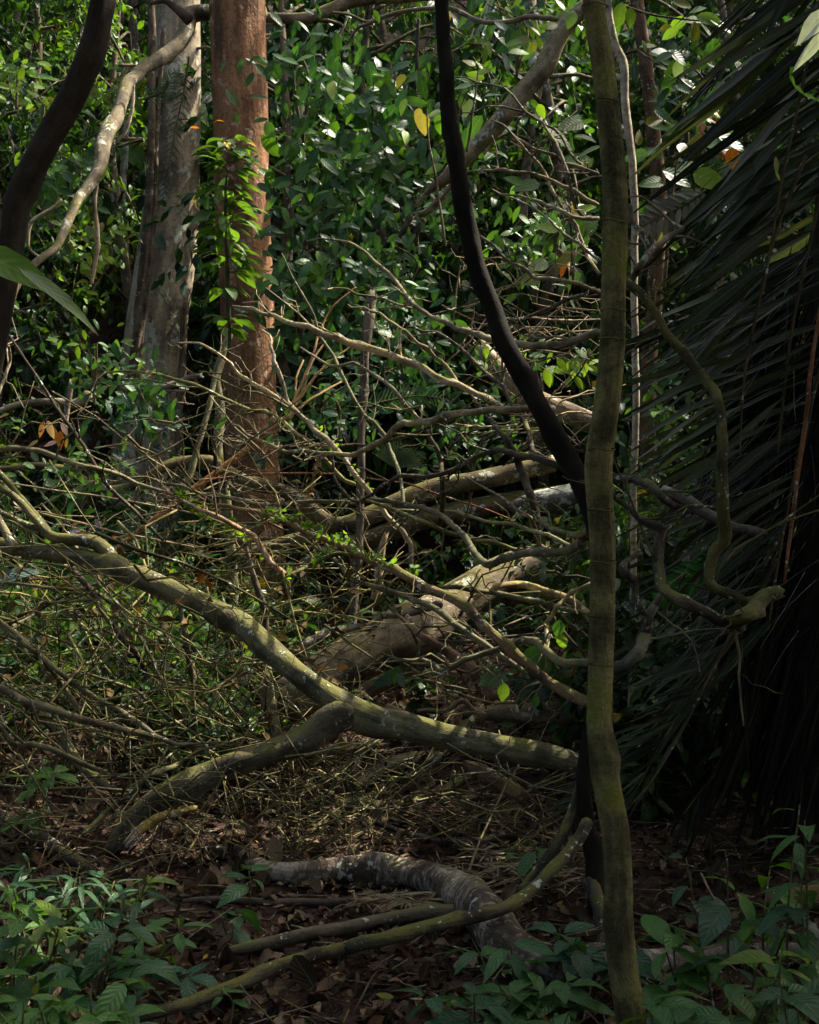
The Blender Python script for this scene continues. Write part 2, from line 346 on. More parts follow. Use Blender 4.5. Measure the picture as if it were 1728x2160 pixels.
# ================================================================ leaf litter and twigs on the floor
def litter():
    mb = MB(); n = 36000
    y = 2.2+11*rs.rand(n)**1.3; x = (rs.rand(n)-0.5)*2*(0.42*y+0.5)
    z = ground(x, y)+0.006+0.03*rs.rand(n)**2
    pal = np.array([[.10, .052, .032], [.16, .10, .065], [.055, .03, .022], [.24, .17, .12], [.13, .055, .03], [.19, .14, .10], [.08, .05, .04]])
    c = pal[rs.randint(len(pal), size=n)]*(0.18+1.0*rs.rand(n, 1)**2.2)
    k = rs.rand(n) < 0.006; c[k] = (.38, .26, .03)
    L = 0.022+0.062*rs.rand(n)**1.8
    leaves(mb, np.stack([x, y, z], 1), rdir(n, -0.25, 0.5), rup(n, 0.45), L, L*(0.25+0.35*rs.rand(n)), c, droop=rs.randn(n)*0.35, fold=rs.rand(n)*0.9, curl=1.0)
    n = 1100; y = 2.4+8*rs.rand(n)**1.2; x = (rs.rand(n)-0.5)*2*(0.40*y+0.3); L = 0.06+0.075*rs.rand(n)
    leaves(mb, np.stack([x, y, ground(x, y)+0.02+0.03*rs.rand(n)], 1), rdir(n, -0.1, 0.5), rup(n, 0.6), L, L*(0.3+0.3*rs.rand(n)), np.array([[.19, .13, .09]])*(0.15+0.9*rs.rand(n, 1)**1.6), droop=rs.randn(n)*0.5, fold=0.4+rs.rand(n)*0.9, curl=2.0)
    single('leaf_litter', mb, M['dry'], 'brown curled dead leaves covering the forest floor', 'leaf litter', kind='stuff')
    mb = MB()
    for i in range(3200):
        y = 2.4+9*rs.rand()**1.2; x = (rs.rand()-0.5)*2*(0.40*y+0.3); L = 0.06+0.35*rs.rand()**2; a = rs.rand()*6.28
        p0 = np.array([x, y, float(ground(x, y))+0.012+0.03*rs.rand()]); d = np.array([math.cos(a), math.sin(a), 0.12*rs.randn()])
        g = 0.4+1.0*rs.rand()
        tube(mb, [p0, p0+d*L*0.5+0.06*L*rs.randn(3), p0+d*L], [0.0035, 0.003, 0.0015], sides=4, col=np.array([.15, .115, .08])*g, step=L/3, wob=0.3)
    single('fallen_twigs', mb, M['bark'], 'thin grey brown twigs scattered on the forest floor', 'twigs', kind='stuff')
    # dry grass-like palm litter beside the curved log
    mb = MB(); n = 420
    u = 1080+rs.randn(n)*70; v = 1830+rs.randn(n)*30
    k = rs.rand(n) < 0.35; u[k] = 850+rs.randn(k.sum())*45; v[k] = 1898+rs.randn(k.sum())*7
    P0 = np.array([P(a, b, DZ(a, b, 0.02+0.03*rs.rand())) for a, b in zip(u, v)])
    leaves(mb, P0, rdir(n, -0.06, 0.06), rup(n, 0.6), 0.06+0.12*rs.rand(n), 0.006+0.006*rs.rand(n), np.array([.26, .22, .17])*(0.5+0.7*rs.rand(n, 1)), droop=0.1, shape='strap', lod=1)
    single('dry_strips', mb, M['dry'], 'heap of pale dry palm strips behind the curved log', 'dry fronds', kind='stuff')
litter()

# ================================================================ unseen overhead canopy, its gaps cut to steer sun and shade
HOLES = []     # (place point, radius): gaps in the canopy through which the sun reaches these
def hole(u, v, d, r): HOLES.append((P(u, v, d), r))
for h in [(830, 745, 7.0, .20), (760, 720, 7.0, .16), (585, 790, 7.0, .22), (640, 890, 7.0, .20), (700, 950, 7, .15), (850, 895, 7.0, .14),
          (1318, 200, 6.2, .22), (1325, 330, 6.2, .20), (1335, 480, 6.2, .15), (1690, 90, 2.2, .12), (1180, 90, 9.5, .28), (1130, 190, 9.5, .25), (395, 190, 12.6, .6), (400, 100, 12.6, .5), (390, 300, 12.6, .45), (340, 560, 12.6, .5), (350, 680, 12.6, .4), (560, 930, 8.2, .25),
          (400, 1055, 6.8, .3), (480, 770, 7, .22), (1120, 1235, 6.0, .2), (1200, 1270, 6.0, .15), (700, 1480, 5.1, .22), (560, 1590, 5.0, .30), (980, 1560, 5.1, .25),
          (330, 1250, 5.4, .2), (80, 1160, 5.6, .2), (900, 1290, 7, .35), (1050, 1200, 7.5, .15), (600, 1385, 5.2, .22),
          (180, 560, 12.5, .9), (230, 200, 14, .6), (30, 180, 15, .7), (280, 450, 14, .4), (90, 230, 14, .5), (1000, 130, 14, .6), (430, 330, 8.5, .3), (500, 620, 8.5, .35),
          (700, 480, 12, .8), (620, 500, 12, .5), (900, 560, 11, .6), (1480, 80, 8, .4), (1440, 380, 8, .5), (1090, 690, 10, .5), (1150, 780, 10, .5),
          (380, 1500, 6, .4), (450, 1350, 6.5, .5), (120, 1300, 6.5, .45), (350, 1720, 4.9, .25), (900, 1870, 4.6, .3), (1050, 1830, 4.6, .25), (640, 1790, 4.8, .2), (700, 1700, 5.2, .3),
          (1200, 700, 9, .5), (230, 820, 10, .5), (1140, 800, 10, .3), (230, 270, 13, .25), (270, 190, 13, .25), (150, 1840, 4, .3), (80, 1990, 3.5, .2)]: hole(*h)
HP = np.array([h[0] for h in HOLES]); HR = np.array([h[1] for h in HOLES])
def open_to_sun(X, rad):
    keep = np.ones(len(X), bool)
    for p, r in zip(HP, HR):
        d = X-p; t = d@SUN; perp = np.linalg.norm(d-t[:, None]*SUN, axis=1)
        keep &= ~((t > 1.0) & (perp < r+rad*0.5))
    return keep
def canopy():
    mb = MB()
    def sheet(n, x0, x1, y0, y1, zb, zt, Lm, opening=True, gap=None):
        nc = n//26; cx = x0+(x1-x0)*rs.rand(nc); cy = y0+(y1-y0)*rs.rand(nc); cz = zb+(zt-zb)*rs.rand(nc)
        cz = cz + 0.62*np.clip(cy-9, 0, None)
        if gap is not None:
            k = gap(cx, cy, rs.rand(nc)); cx, cy, cz = cx[k], cy[k], cz[k]; nc = len(cx)
        c = np.repeat(np.stack([cx, cy, cz], 1), 26, 0); X = c+rs.randn(*c.shape)*np.array([.55, .55, .22])
        L = Lm*(0.7+0.7*rs.rand(len(X)))
        if opening: k = open_to_sun(X, Lm*0.8); X, L = X[k], L[k]
        leaves(mb, X, rdir(len(X), -0.5, 0.3), rup(len(X), 0.35), L, L*0.5, greens(len(X)), droop=0.25, lod=1)
    def mid_gap(cx, cy, r):
        # thin over the hollow in the middle and the left bank, thick over the camera and over the palm
        g = np.exp(-((cx+0.5)/4.4)**2-((cy-8.0)/8.0)**2)
        return r > min(0.97, 1.0)*g**0.8
    sheet(52000, -16, 20, -8, 40, 7.6, 10.5, 0.34, True, mid_gap)
    sheet(7000, -12, 14, -8, 1.6, 4.8, 7.0, 0.26)
    sheet(11000, 2.2, 9, 3.6, 8.0, 4.6, 6.8, 0.26, True)
    # unseen low leaf layer added to darken the palm and hollow on the right
    n = 26000; y = 4.0+6*rs.rand(n); x = 1.15+0.22*y+5.5*rs.rand(n); z = 2.25+0.36*y+1.3*rs.rand(n); X = np.stack([x, y, z], 1)
    k = open_to_sun(X, 0.15); X = X[k]; n = len(X); L = 0.16+0.16*rs.rand(n)
    leaves(mb, X, rdir(n, -0.5, 0.3), rup(n, 0.4), L, L*0.5, greens(n), lod=1)
    single('shade_canopy', mb, M['far_leaf'], 'unseen leafy canopy added overhead for shade with gaps cut to let sun through', 'canopy', kind='stuff')
    # unseen forest leaf wall added to block sky light from the sides and behind
    mb = MB(); n = 26000; s = rs.rand(n)
    a = rs.rand(n)
    X = np.zeros((n, 3))
    k1 = s < 0.3; k2 = (s >= 0.3) & (s < 0.68); k3 = s >= 0.68
    X[k1] = np.stack([-9.0-2.2*rs.rand(k1.sum()), -7+30*a[k1], 0*a[k1]], 1)
    X[k2] = np.stack([7.0+2.5*rs.rand(k2.sum())+0.25*np.clip(-7+30*a[k2]-12, 0, None), -7+30*a[k2], 0*a[k2]], 1)
    X[k3] = np.stack([-10+19*a[k3], -5.5-2.0*rs.rand(k3.sum()), 0*a[k3]], 1)
    X[:, 2] = ground(X[:, 0], X[:, 1])+8.5*rs.rand(n); k = open_to_sun(X, 0.3); X = X[k]; n = len(X)
    L = 0.22+0.25*rs.rand(n)
    leaves(mb, X, rdir(n, -0.9, 0.1), rup(n, 0.6), L, L*0.5, greens(n), lod=1)
    single('surrounding_forest', mb, M['far_leaf'], 'unseen forest foliage added to close off sky light round the hollow', 'forest', kind='stuff')
canopy()

# ================================================================ understory shrubs on the bank
def shrub_proto(name, label, R, H, nl, Lm, wr, pal, shape='oval', yel=0.01, clumps=26, drooping=0.5, mat='leaf', stems=9):
    o = thing(name, label, 'shrub', (0, 0, 0), 'leafy shrubs covering the bank')
    st = MB(); cs = []
    for i in range(clumps):
        a = rs.rand()*6.28; rr = R*math.sqrt(rs.rand())*0.95; hh = H*(0.12+0.88*rs.rand()**0.8)*(1-0.35*(rr/R)**2)
        cs.append((rr*math.cos(a), rr*math.sin(a), hh))
    cs = np.array(cs)
    for i in range(stems):
        c = cs[rs.randint(len(cs))]; b = np.array([c[0]*0.25, c[1]*0.25, -0.3])
        tube(st, [b, b*0.5+c*np.array([.3, .3, .5]), c*1.02], [0.014, 0.010, 0.004], sides=5, col=(.10, .08, .045), step=0.12)
    fo = MB()
    for c in cs:
        # a few sprays per clump, each a twig with leaves in two ranks
        for s in range(3):
            out = unit(np.array([c[0]+0.3*R*rs.randn(), c[1]+0.3*R*rs.randn(), 0.25+0.5*rs.randn()])); n = max(3, nl//(clumps*3))
            t = np.linspace(0.08, 1, n)[:, None]; Ls = R*(0.35+0.35*rs.rand())
            pp = c+out*t*Ls+np.array([0, 0, -1])*t**2*Ls*drooping*(0.4+rs.rand())+rs.randn(n, 3)*0.035
            tw = c+out*np.array([[0], [.5], [1.]])*Ls+np.array([0, 0, -1])*np.array([[0], [.25], [1.]])*Ls*drooping*0.8
            tube(st, tw, [0.004, 0.003, 0.0015], sides=4, col=(.09, .10, .04), step=0.12)
            sd = unit(np.cross(out, [0, 0, 1]))*np.where(np.arange(n) % 2, 1, -1)[:, None]
            d = unit(sd*(0.8+0.4*rs.rand(n, 1))+out*0.6+np.array([0, 0, -1])*(drooping*(0.3+1.0*rs.rand(n, 1)))+0.25*rs.randn(n, 3))
            L = Lm*(0.55+0.75*rs.rand(n)); nrm = unit(np.array([0, 0, 1.])+0.35*rs.randn(n, 3)+0.35*out)
            leaves(fo, pp, d, nrm, L, L*wr, greens(n, pal, 0.3, yel), droop=0.2+0.5*rs.rand(n), fold=0.2+0.3*rs.rand(n), shape=shape, lod=1)
    part('stems', st, M['bark'], o, (0, 0, 0)); part('foliage', fo, M[mat], o, (0, 0, 0))
    return o
DK = np.array([[.015, .046, .020], [.020, .058, .024], [.012, .036, .020], [.026, .068, .020]])
LM = np.array([[.07, .15, .02], [.10, .19, .02], [.05, .12, .025]])
protos = [
    shrub_proto('leafy_shrub', 'dark glossy broad leaved shrub on the shaded bank', 0.75, 1.6, 900, 0.135, 0.5, DK),
    shrub_proto('leafy_shrub', 'mid green shrub with drooping oval leaves on the bank', 0.8, 1.9, 1000, 0.115, 0.48, GREENS),
    shrub_proto('leafy_shrub', 'fine leaved bright green shrub on the bank', 0.7, 1.5, 1300, 0.08, 0.5, GREENS, yel=0.01),
    shrub_proto('leafy_shrub', 'dark shrub with narrow pointed leaves on the bank', 0.8, 2.1, 700, 0.15, 0.28, DK, 'lance', drooping=0.9),
    shrub_proto('leafy_shrub', 'large heart leaved shrub with a few yellow leaves on the bank', 0.8, 1.7, 300, 0.26, 0.68, GREENS, 'heart', 0.04),
]
KIND = ['dark glossy shrub', 'mid green shrub', 'fine leaved shrub', 'narrow leaved shrub', 'heart leaved shrub']
def place_shrubs():
    tries = 0; used = [0]*len(protos); n = 0
    ys = 9.2
    while ys < 29:
        half = 0.36*ys+1.2; x = -half+rs.rand()*0.8
        while x < half:
            yy = ys+rs.rand()*0.9; xx = x+0.3*rs.randn()
            u0 = 864+F*xx/yy
            if (215 < u0 < 435 and yy < 12.7 and rs.rand() < 0.9) or (425 < u0 < 620 and yy < 11.3): x += 1.0; continue
            # keep the ground in front of the big trunks and the beige log open
            if not (yy < 11.5 and -1.2 < xx < 1.8 and rs.rand() < 0.6) and not (yy < 10.3 and rs.rand() < 0.35):
                k = rs.choice([0, 1, 2, 3, 4], p=[.30, .24, .18, .14, .14])
                sc_ = 0.6+0.85*rs.rand()*(1 if yy > 12 else 0.55); z = float(ground(xx, yy))
                loc = (xx, yy, z-0.05)
                uu = 864+F*xx/yy
                where = ('at the left edge' if uu < 60 else 'left of the grey tree' if uu < 270 else 'before the grey tree' if uu < 430 else 'by the red trunk' if uu < 600 else 'just right of the red trunk' if uu < 760 else 'left of the black trunk' if uu < 960 else 'right of the black trunk' if uu < 1160 else 'behind the slim green tree' if uu < 1340 else 'beside the brown upright tree' if uu < 1500 else 'behind the palm fronds')
                row = 'at bank foot' if yy < 11.5 else 'low down' if yy < 14 else 'on middle bank' if yy < 19 else 'high on the bank'
                lab = KIND[k]+' '+row+' '+where
                protos[k]['label'] = protos[k]['label'] if used[k] else lab
                if not used[k]:
                    o = protos[k]; o.location = loc; o.rotation_euler = (0, 0, rs.rand()*6.28); o.scale = (sc_,)*3; used[k] = 1
                else: copy_thing(protos[k], loc, rs.rand()*6.28, sc_, lab)
                n += 1
            x += 1.05+0.05*(yy-9)
        ys += 0.85+0.05*(ys-9)
    print('shrubs', n)
place_shrubs()

# tall draped understory trees: trunk, limbs and hanging leafy crown
def tree_proto(label, H, R, nl, Lm, pal, cat='tree'):
    o = thing('understory_tree', label, cat, (0, 0, 0), 'slender trees on the bank'); st = MB(); fo = MB()
    top = np.array([0.3*rs.randn(), 0.3*rs.randn(), H])
    tp = [np.zeros(3)-np.array([0, 0, .4]), top*0.3+0.1*rs.randn(3), top*0.65+0.15*rs.randn(3), top]
    tube(st, tp, [0.075, 0.06, 0.045, 0.015], sides=9, col=(.12, .095, .065))
    part('trunk', st, M['bark'], o, (0, 0, 0)); br = MB()
    for i in range(30):
        t = 0.22+0.78*rs.rand(); b = np.array([np.interp(t, [0, .3, .65, 1], [q[k] for q in tp]) for k in range(3)])
        a = rs.rand()*6.28; out = np.array([math.cos(a), math.sin(a), 0.35*rs.randn()]); Lb = R*(0.5+0.6*rs.rand())
        e = b+out*Lb; e2 = e+np.array([0, 0, -0.25*Lb])+0.1*rs.randn(3)
        tube(br, [b, b*0.4+e*0.6+np.array([0, 0, .12]), e2], [0.022, 0.013, 0.004], sides=5, col=(.11, .09, .055), step=0.15)
        for s in range(5):
            c0 = b+(e2-b)*(0.35+0.65*rs.rand()); od = unit(out+0.8*rs.randn(3)); n = nl//150
            t2 = np.linspace(0.05, 1, n)[:, None]; Ls = 0.35+0.35*rs.rand()
            pp = c0+od*t2*Ls+np.array([0, 0, -1])*t2**2*Ls*0.7+rs.randn(n, 3)*0.03
            d = unit(od*0.5+rs.randn(n, 3)*0.7+np.array([0, 0, -0.6])); L = Lm*(0.6+0.7*rs.rand(n))
            leaves(fo, pp, d, unit(np.array([0, 0, 1.])+0.4*rs.randn(n, 3)), L, L*0.46, greens(n, pal, 0.3, 0.008), droop=0.2+0.3*rs.rand(n), lod=1)
    part('limbs', br, M['bark'], o, (0, 0, 0)); part('crown', fo, M['leaf'], o, (0, 0, 0)); return o
tpr = [tree_proto('slender tree with dark drooping leaves rising from the bank', 5.2, 1.0, 2600, 0.15, DK),
       tree_proto('slender tree with mid green foliage rising from the bank', 4.6, 1.1, 2600, 0.13, GREENS),
       tree_proto('slender tree with fresh yellow green leaves on the bank', 4.8, 1.0, 2200, 0.12, LM)]
tspots = [(-3.9, 12.5, 1), (-3.0, 14.5, 2), (-4.6, 15.5, 0), (-1.0, 12.6, 0), (-0.6, 14.2, 0), (0.6, 13.4, 1), (1.5, 12.4, 0), (2.4, 14.2, 1), (3.4, 13.0, 0), (4.0, 15.5, 1), (-5.6, 14.0, 2),
          (0.2, 16.5, 1), (-2.2, 17.5, 0), (2.6, 18, 0), (5, 18.5, 1), (-6, 18.5, 1), (-4, 20, 0), (0.8, 20.5, 0), (3.6, 21, 2), (-1.5, 21.5, 1), (1.1, 15.0, 2), (6.2, 16, 0), (-7, 22, 2), (6.8, 22.5, 0)]
seen = set()
for x, y, k in tspots:
    z = float(ground(x, y))
    if k not in seen: seen.add(k); tpr[k].location = (x, y, z)
    else: copy_thing(tpr[k], (x, y, z), rs.rand()*6.28, 0.85+0.4*rs.rand())
    tl = ['dark drooping leaved slender tree', 'mid green slender tree', 'fresh yellow green slender tree'][k]; uu = 864+F*x/y
    o_ = [q for q in COL.objects if q.name.startswith('understory_tree')][-1] if k in seen and tpr[k].location.x != Vector((x, y, z)).x else tpr[k]
    o_['label'] = tl+(' at the left edge' if uu < 60 else ' left of the grey tree' if uu < 300 else ' between grey and red trunks' if uu < 560 else ' right of the red trunk' if uu < 760 else ' left of the black trunk' if uu < 950 else ' right of the black trunk' if uu < 1150 else ' behind the slim green tree' if uu < 1340 else ' beside the brown upright tree' if uu < 1500 else ' behind the palm')+(' low on the bank' if y < 13.8 else ' halfway up the bank' if y < 17 else ' high on the bank')

# low herbs on the floor between the logs and the bank
def herb_proto(label, n, L, wr, H, pal, shape, mat='leaf'):
    o = thing('ground_plant', label, 'plant', (0, 0, 0), 'low plants on the forest floor'); st = MB(); fo = MB()
    for s in range(5):
        a = rs.rand()*6.28; tip = np.array([0.5*H*math.cos(a)*rs.rand(), 0.5*H*math.sin(a)*rs.rand(), H*(0.6+0.5*rs.rand())])
        tube(st, [np.array([0, 0, -.03]), tip*0.5+0.02*rs.randn(3), tip], [.004, .003, .0015], sides=4, col=(.09, .10, .04), step=.08)
        m = n//5; t = 0.25+0.75*rs.rand(m, 1); pp = tip*t; d = rdir(m, -0.2, 0.6); LL = L*(0.5+0.7*rs.rand(m))
        leaves(fo, pp, d, rup(m, 0.4), LL, LL*wr, greens(m, pal, 0.35, 0.02), droop=0.2+0.4*rs.rand(m), shape=shape, lod=1)
    part('stems', st, M['bark'], o, (0, 0, 0)); part('foliage', fo, M[mat], o, (0, 0, 0)); return o
HP_ = [herb_proto('low plant', 40, .13, .45, .38, GREENS, 'oval'), herb_proto('low plant', 45, .16, .22, .34, GREENS, 'lance'), herb_proto('low plant', 60, .08, .55, .45, DK, 'oval'), herb_proto('low plant', 40, .10, .4, .3, LM, 'oval')]
HK = ['low broad leaved plant', 'low plant with narrow leaves', 'dark small leaved plant', 'fresh bright green seedling']
hs = []
for i in range(400):
    y = 5.6+6.0*rs.rand(); u = -450+2700*rs.rand(); x = (u-864)/F*y
    if 560 < u < 1230 and y < 7.5 and rs.rand() < 0.85: continue
    if 620 < u < 1240 and rs.rand() < 0.5: continue
    hs.append((x, y, u))
for i, (x, y, u) in enumerate(hs):
    k = rs.choice([0, 1, 2, 3], p=[.4, .2, .3, .1]) if i > 3 else i; loc = (x, y, float(ground(x, y)))
    lab = HK[k]+(' at the left edge' if u < 120 else ' under the forked log' if u < 420 else ' in front of the red trunk' if u < 620 else ' beside the beige log' if u < 900 else ' near the curled root' if u < 1240 else ' right of the slim tree' if u < 1420 else ' in the dark hollow by the palm')+(' in the front' if y < 7.3 else ' farther back' if y < 9.3 else ' near the bank')
    if i < 4: HP_[k].location = loc; HP_[k].scale = (1.2,)*3; HP_[k]['label'] = lab
    else: copy_thing(HP_[k], loc, rs.rand()*6.28, 0.8+0.8*rs.rand(), lab)
for i in range(30):
    y = 6.0+3.5*rs.rand(); u = 1380+480*rs.rand(); x = (u-864)/F*y; k = [0, 3, 1][i % 3]
    copy_thing(protos[k], (x, y, float(ground(x, y))), rs.rand()*6.28, 0.6+0.3*rs.rand(), KIND[k]+' in the hollow behind the palm'+(' nearest the slim tree' if u < 1500 else ' at the right edge' if u > 1680 else '')+(' near' if y < 7 else ' farther back' if y > 8.3 else ''))
for i in range(16):
    y = 7.6+2.4*rs.rand(); u = -60+560*rs.rand(); x = (u-864)/F*y; k = [2, 1, 0, 4][i % 4]
    copy_thing(protos[k], (x, y, float(ground(x, y))-.1), rs.rand()*6.28, 0.38+0.2*rs.rand(), 'small '+KIND[k]+' behind the twig tangle'+(' at the left edge' if u < 120 else ' below the grey tree' if u < 400 else ' before the red trunk'))

def settle_labels():
    by = {}
    for o in COL.objects:
        if o.parent is None and 'label' in o and 'group' in o: by.setdefault(o['label'], []).append(o)
    for lb, os_ in by.items():
        n = len(os_)
        if n < 2: continue
        os_.sort(key=lambda q: q.location.x/max(q.location.y, 1))
        if n <= 3:
            for o, w in zip(os_, (['leftmost', 'rightmost'] if n == 2 else ['leftmost', 'middle', 'rightmost'])): o['label'] = w+' '+lb

# ================================================================ large standing trees
def extend(ptsl, ds, down=None): return ptsl
def std(name, label, cat, mat, spec, ws, ds, col, partname='trunk', sides=None, extra=None, **k):
    """a thing with one limb traced from the photo; returns thing, centre line, radii"""
    p, r = px(spec if isinstance(spec, list) else pts(spec), ws, ds)
    lo = p[np.argmin(p[:, 2])]
    o = thing(name, label, cat, lo); mb = MB(); tube(mb, p, r, sides=sides, col=col, **k)
    part(partname, mb, M[mat], o, lo); o['_lo'] = [float(q) for q in lo]
    return o, lo, p, r
def add_limb(o, name, mat, spec, ws, ds, col, label=None, **k):
    lo = np.array(o['_lo']); p, r = px(pts(spec) if isinstance(spec, str) else spec, ws, ds); mb = MB(); tube(mb, p, r, col=col, **k)
    return part(name, mb, M[mat], o, lo, label)
BR = (.17, .14, .09); OL = (.14, .125, .06); GY = (.24, .22, .17); DKB = (.05, .042, .03)

red, _, _, _ = std('tall_tree', 'tall straight tree with smooth red brown trunk', 'tree', 'red', '494,-700 495,-300 497,0 507,300 517,560 524,800 530,950 535,1100 541,1230 545,1300', [112, 114, 117, 116, 116, 112, 112, 118, 132, 160], [11.2, 11], (.19, .10, .05), sides=40, rough=0.05, wob=0.05)
grey, glo, _, _ = std('tall_tree', 'tall pale grey tree behind the red trunk, blotched with lichen', 'tree', 'grey', '387,-600 380,-200 376,0 372,180 360,400 346,600 330,760 322,900 316,1040 310,1180', [86, 90, 96, 104, 114, 122, 128, 138, 160, 196], [12.6], (.28, .24, .165), sides=36, rough=0.10, wob=0.1)
# strangling roots on the grey trunk
for s, w, nm in (('318,-100 322,150 318,330 308,520 290,700 268,860', 22, 'root'), ('345,60 330,300 322,500 296,720 284,900', 14, 'root'), ('392,640 384,760 378,900 384,1050', 20, 'root')):
    add_limb(grey, nm, 'bark', s, [w*.7, w], [12.25, 12.15], (.12, .09, .06), knots=4)

lt, _, _, _ = std('curved_tree', 'dark leaning trunk bending upward at the left edge', 'tree', 'dark', '240,-160 215,0 196,90 165,185 110,285 62,370 38,430 26,520 12,620 -10,730 -40,850 -75,1000 -105,1200 -120,1500 -130,1800 -135,2080', [52, 52, 52, 54, 56, 58, 57, 56, 50, 46, 46, 48, 50, 52, 54, 56, 60], [4.0, 3.8], (.022, .017, .011), sides=22, rough=0.1, knots=9)  # near-black bark colour carries the trunk's backlit shade
# slim tree in front on the right
nt, _, _, _ = std('slender_tree', 'slim green-stained tree standing closest on the right', 'tree', 'green', '1246,-160 1252,0 1266,110 1280,230 1295,370 1299,500 1296,640 1290,760 1278,880 1264,980 1268,1080 1272,1180 1268,1320 1266,1450 1263,1540 1275,1640 1296,1750 1305,1860 1308,1950 1316,2040 1330,2130 1350,2300 1360,2500 1362,2700 1364,2900',
   [44, 45, 48, 50, 52, 53, 52, 53, 56, 58, 55, 54, 54, 53, 56, 58, 60, 60, 60, 62, 64, 66, 68, 70, 74], [3.0, 3.05, 2.95], (.15, .135, .055), sides=28, rough=0.055, wob=0.06, knots=5, bend=1.0)
for u, v in ((1255, 14), (1275, 215), (1290, 468), (1296, 655), (1293, 715), (1270, 948), (1268, 1075), (1272, 1185), (1267, 1300), (1266, 1400), (1306, 1920)):   # raised ring scars
    q, _ = px([(u, v-1), (u, v+1)], [1], [3.0]); mb = MB(); c = (q[0]+q[1])/2
    th = np.linspace(0, 6.2832, 25); rr = 27.3*3/F
    ring = np.stack([c[0]+rr*np.cos(th), c[1]+rr*np.sin(th), c[2]+0.0022*np.sin(th*2)], 1); tube(mb, ring, np.full(25, 0.0016), sides=5, col=(.09, .08, .035), wob=0, res=False)
    part('ring_scar', mb, M['green'], nt, np.array(nt['_lo']))
# curved tree through the centre; backlit silhouette put into its near-black bark colour
ct, _, _, _ = std('curved_tree', 'black curving trunk sweeping down to the slim tree', 'tree', 'dark', '925,-180 927,-60 932,60 940,180 952,300 968,400 990,490 1012,570 1040,650 1075,730 1115,810 1150,890 1185,955 1222,1010 1244,1090 1262,1180 1268,1300 1266,1420 1250,1540 1230,1640 1236,1730 1250,1830 1262,1925',
   [25, 26, 28, 32, 34, 37, 39, 40, 40, 41, 43, 45, 46, 42, 40, 36, 32, 30, 28, 30, 34, 38, 46], [4.6, 4.6, 4.4, 4.25], (.012, .010, .006), sides=20, rough=0.13, wob=0.2, knots=16)
for s, w, d in (('1124,859 1165,862 1150,880', [12, 16], [6.9, 4.5]), ('1208,996 1215,1000 1235,1020', [14, 18], [6.9, 4.5]), ('1240,1131 1246,1120', [14, 18], [6.2, 4.4])):
    add_limb(ct, 'limb', 'dark', s, w, d, (.08, .06, .035))
add_limb(ct, 'root', 'mossy', '1228,1640 1215,1690 1190,1750 1149,1817 1100,1880', [18, 26, 24], [4.35, 4.2], (.07, .06, .04)); 
add_limb(ct, 'root', 'mossy', '1245,1850 1263,1900 1268,1960 1262,2010', [34, 30, 26], [4.25, 4.1], (.10, .09, .07))

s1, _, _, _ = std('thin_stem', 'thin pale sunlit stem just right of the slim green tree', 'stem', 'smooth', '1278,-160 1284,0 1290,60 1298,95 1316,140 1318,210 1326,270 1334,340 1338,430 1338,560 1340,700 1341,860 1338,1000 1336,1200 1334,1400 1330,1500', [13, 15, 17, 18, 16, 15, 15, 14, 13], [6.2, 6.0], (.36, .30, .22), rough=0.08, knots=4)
s2, _, _, _ = std('slender_tree', 'dark brown upright tree between pale stem and palm', 'tree', 'bark', '1336,-160 1345,0 1360,110 1370,220 1382,320 1388,420 1388,520 1380,640 1370,780 1366,950 1360,1150', [26, 28, 30, 34, 34, 30], [9, 8.8], (.11, .065, .04), sides=14)
s3, _, _, _ = std('slender_tree', 'small mossy tree standing before the red trunk', 'tree', 'green', '488,690 478,725 466,760 456,804 463,874 459,943 470,1013 485,1117 493,1250 500,1400 500,1500', [14, 18, 20, 22, 22, 22, 24, 26], [9.0, 8.8], (.19, .18, .11), knots=4)
add_limb(s3, 'limb', 'mossy', '478,735 455,790 443,850 428,905 412,960 398,1020', [8, 12, 12, 16], [8.9, 8.7], (.16, .15, .08))
std('slender_tree', 'pale bluish thin tree left of the grey tree', 'tree', 'smooth', '226,-120 230,0 243,70 257,139 264,243 261,383 266,522 261,661 262,800', [13, 15, 16, 14], [15.6], (.26, .26, .24))
std('slender_tree', 'faint pale trunk behind leaning splintered log', 'tree', 'smooth', '1142,-150 1144,20 1138,150 1122,270 1108,380 1100,520', [18, 20, 22], [13.5], (.22, .18, .12))
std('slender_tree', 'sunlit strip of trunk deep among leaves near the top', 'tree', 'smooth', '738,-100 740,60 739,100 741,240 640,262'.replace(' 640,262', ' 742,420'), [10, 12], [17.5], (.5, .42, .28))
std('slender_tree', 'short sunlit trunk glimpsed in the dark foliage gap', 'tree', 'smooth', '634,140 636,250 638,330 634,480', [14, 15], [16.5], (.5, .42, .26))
std('thin_stem', 'dark thin upright stem above the centre left of the curving trunk', 'stem', 'dark', '884,40 880,110 878,170 862,240', [7, 9], [10.5], DKB)
std('thin_stem', 'dark thin stem hanging in foliage left of the curving trunk', 'stem', 'dark', '835,165 818,200 806,240 798,280 790,350', [11, 7], [10.6], DKB)
std('broken_post', 'splintered standing stump top among leaves right of centre', 'stump', 'bark', '781,622 779,660 773,700 770,760 766,860 764,930 760,1050 755,1160 748,1260 742,1340 740,1420', [20, 25, 22, 18, 17, 17, 18, 19, 21, 22], [8.8, 8.6], (.12, .095, .072), broken=(1.2, 0), rough=0.15)
std('broken_post', 'short jagged broken stump before the black hollow', 'stump', 'smooth', '812,1130 806,1150 802,1180 798,1220 795,1262', [12, 16, 20, 24], [8.2], (.33, .23, .14), broken=(1.3, 0), rough=0.15)
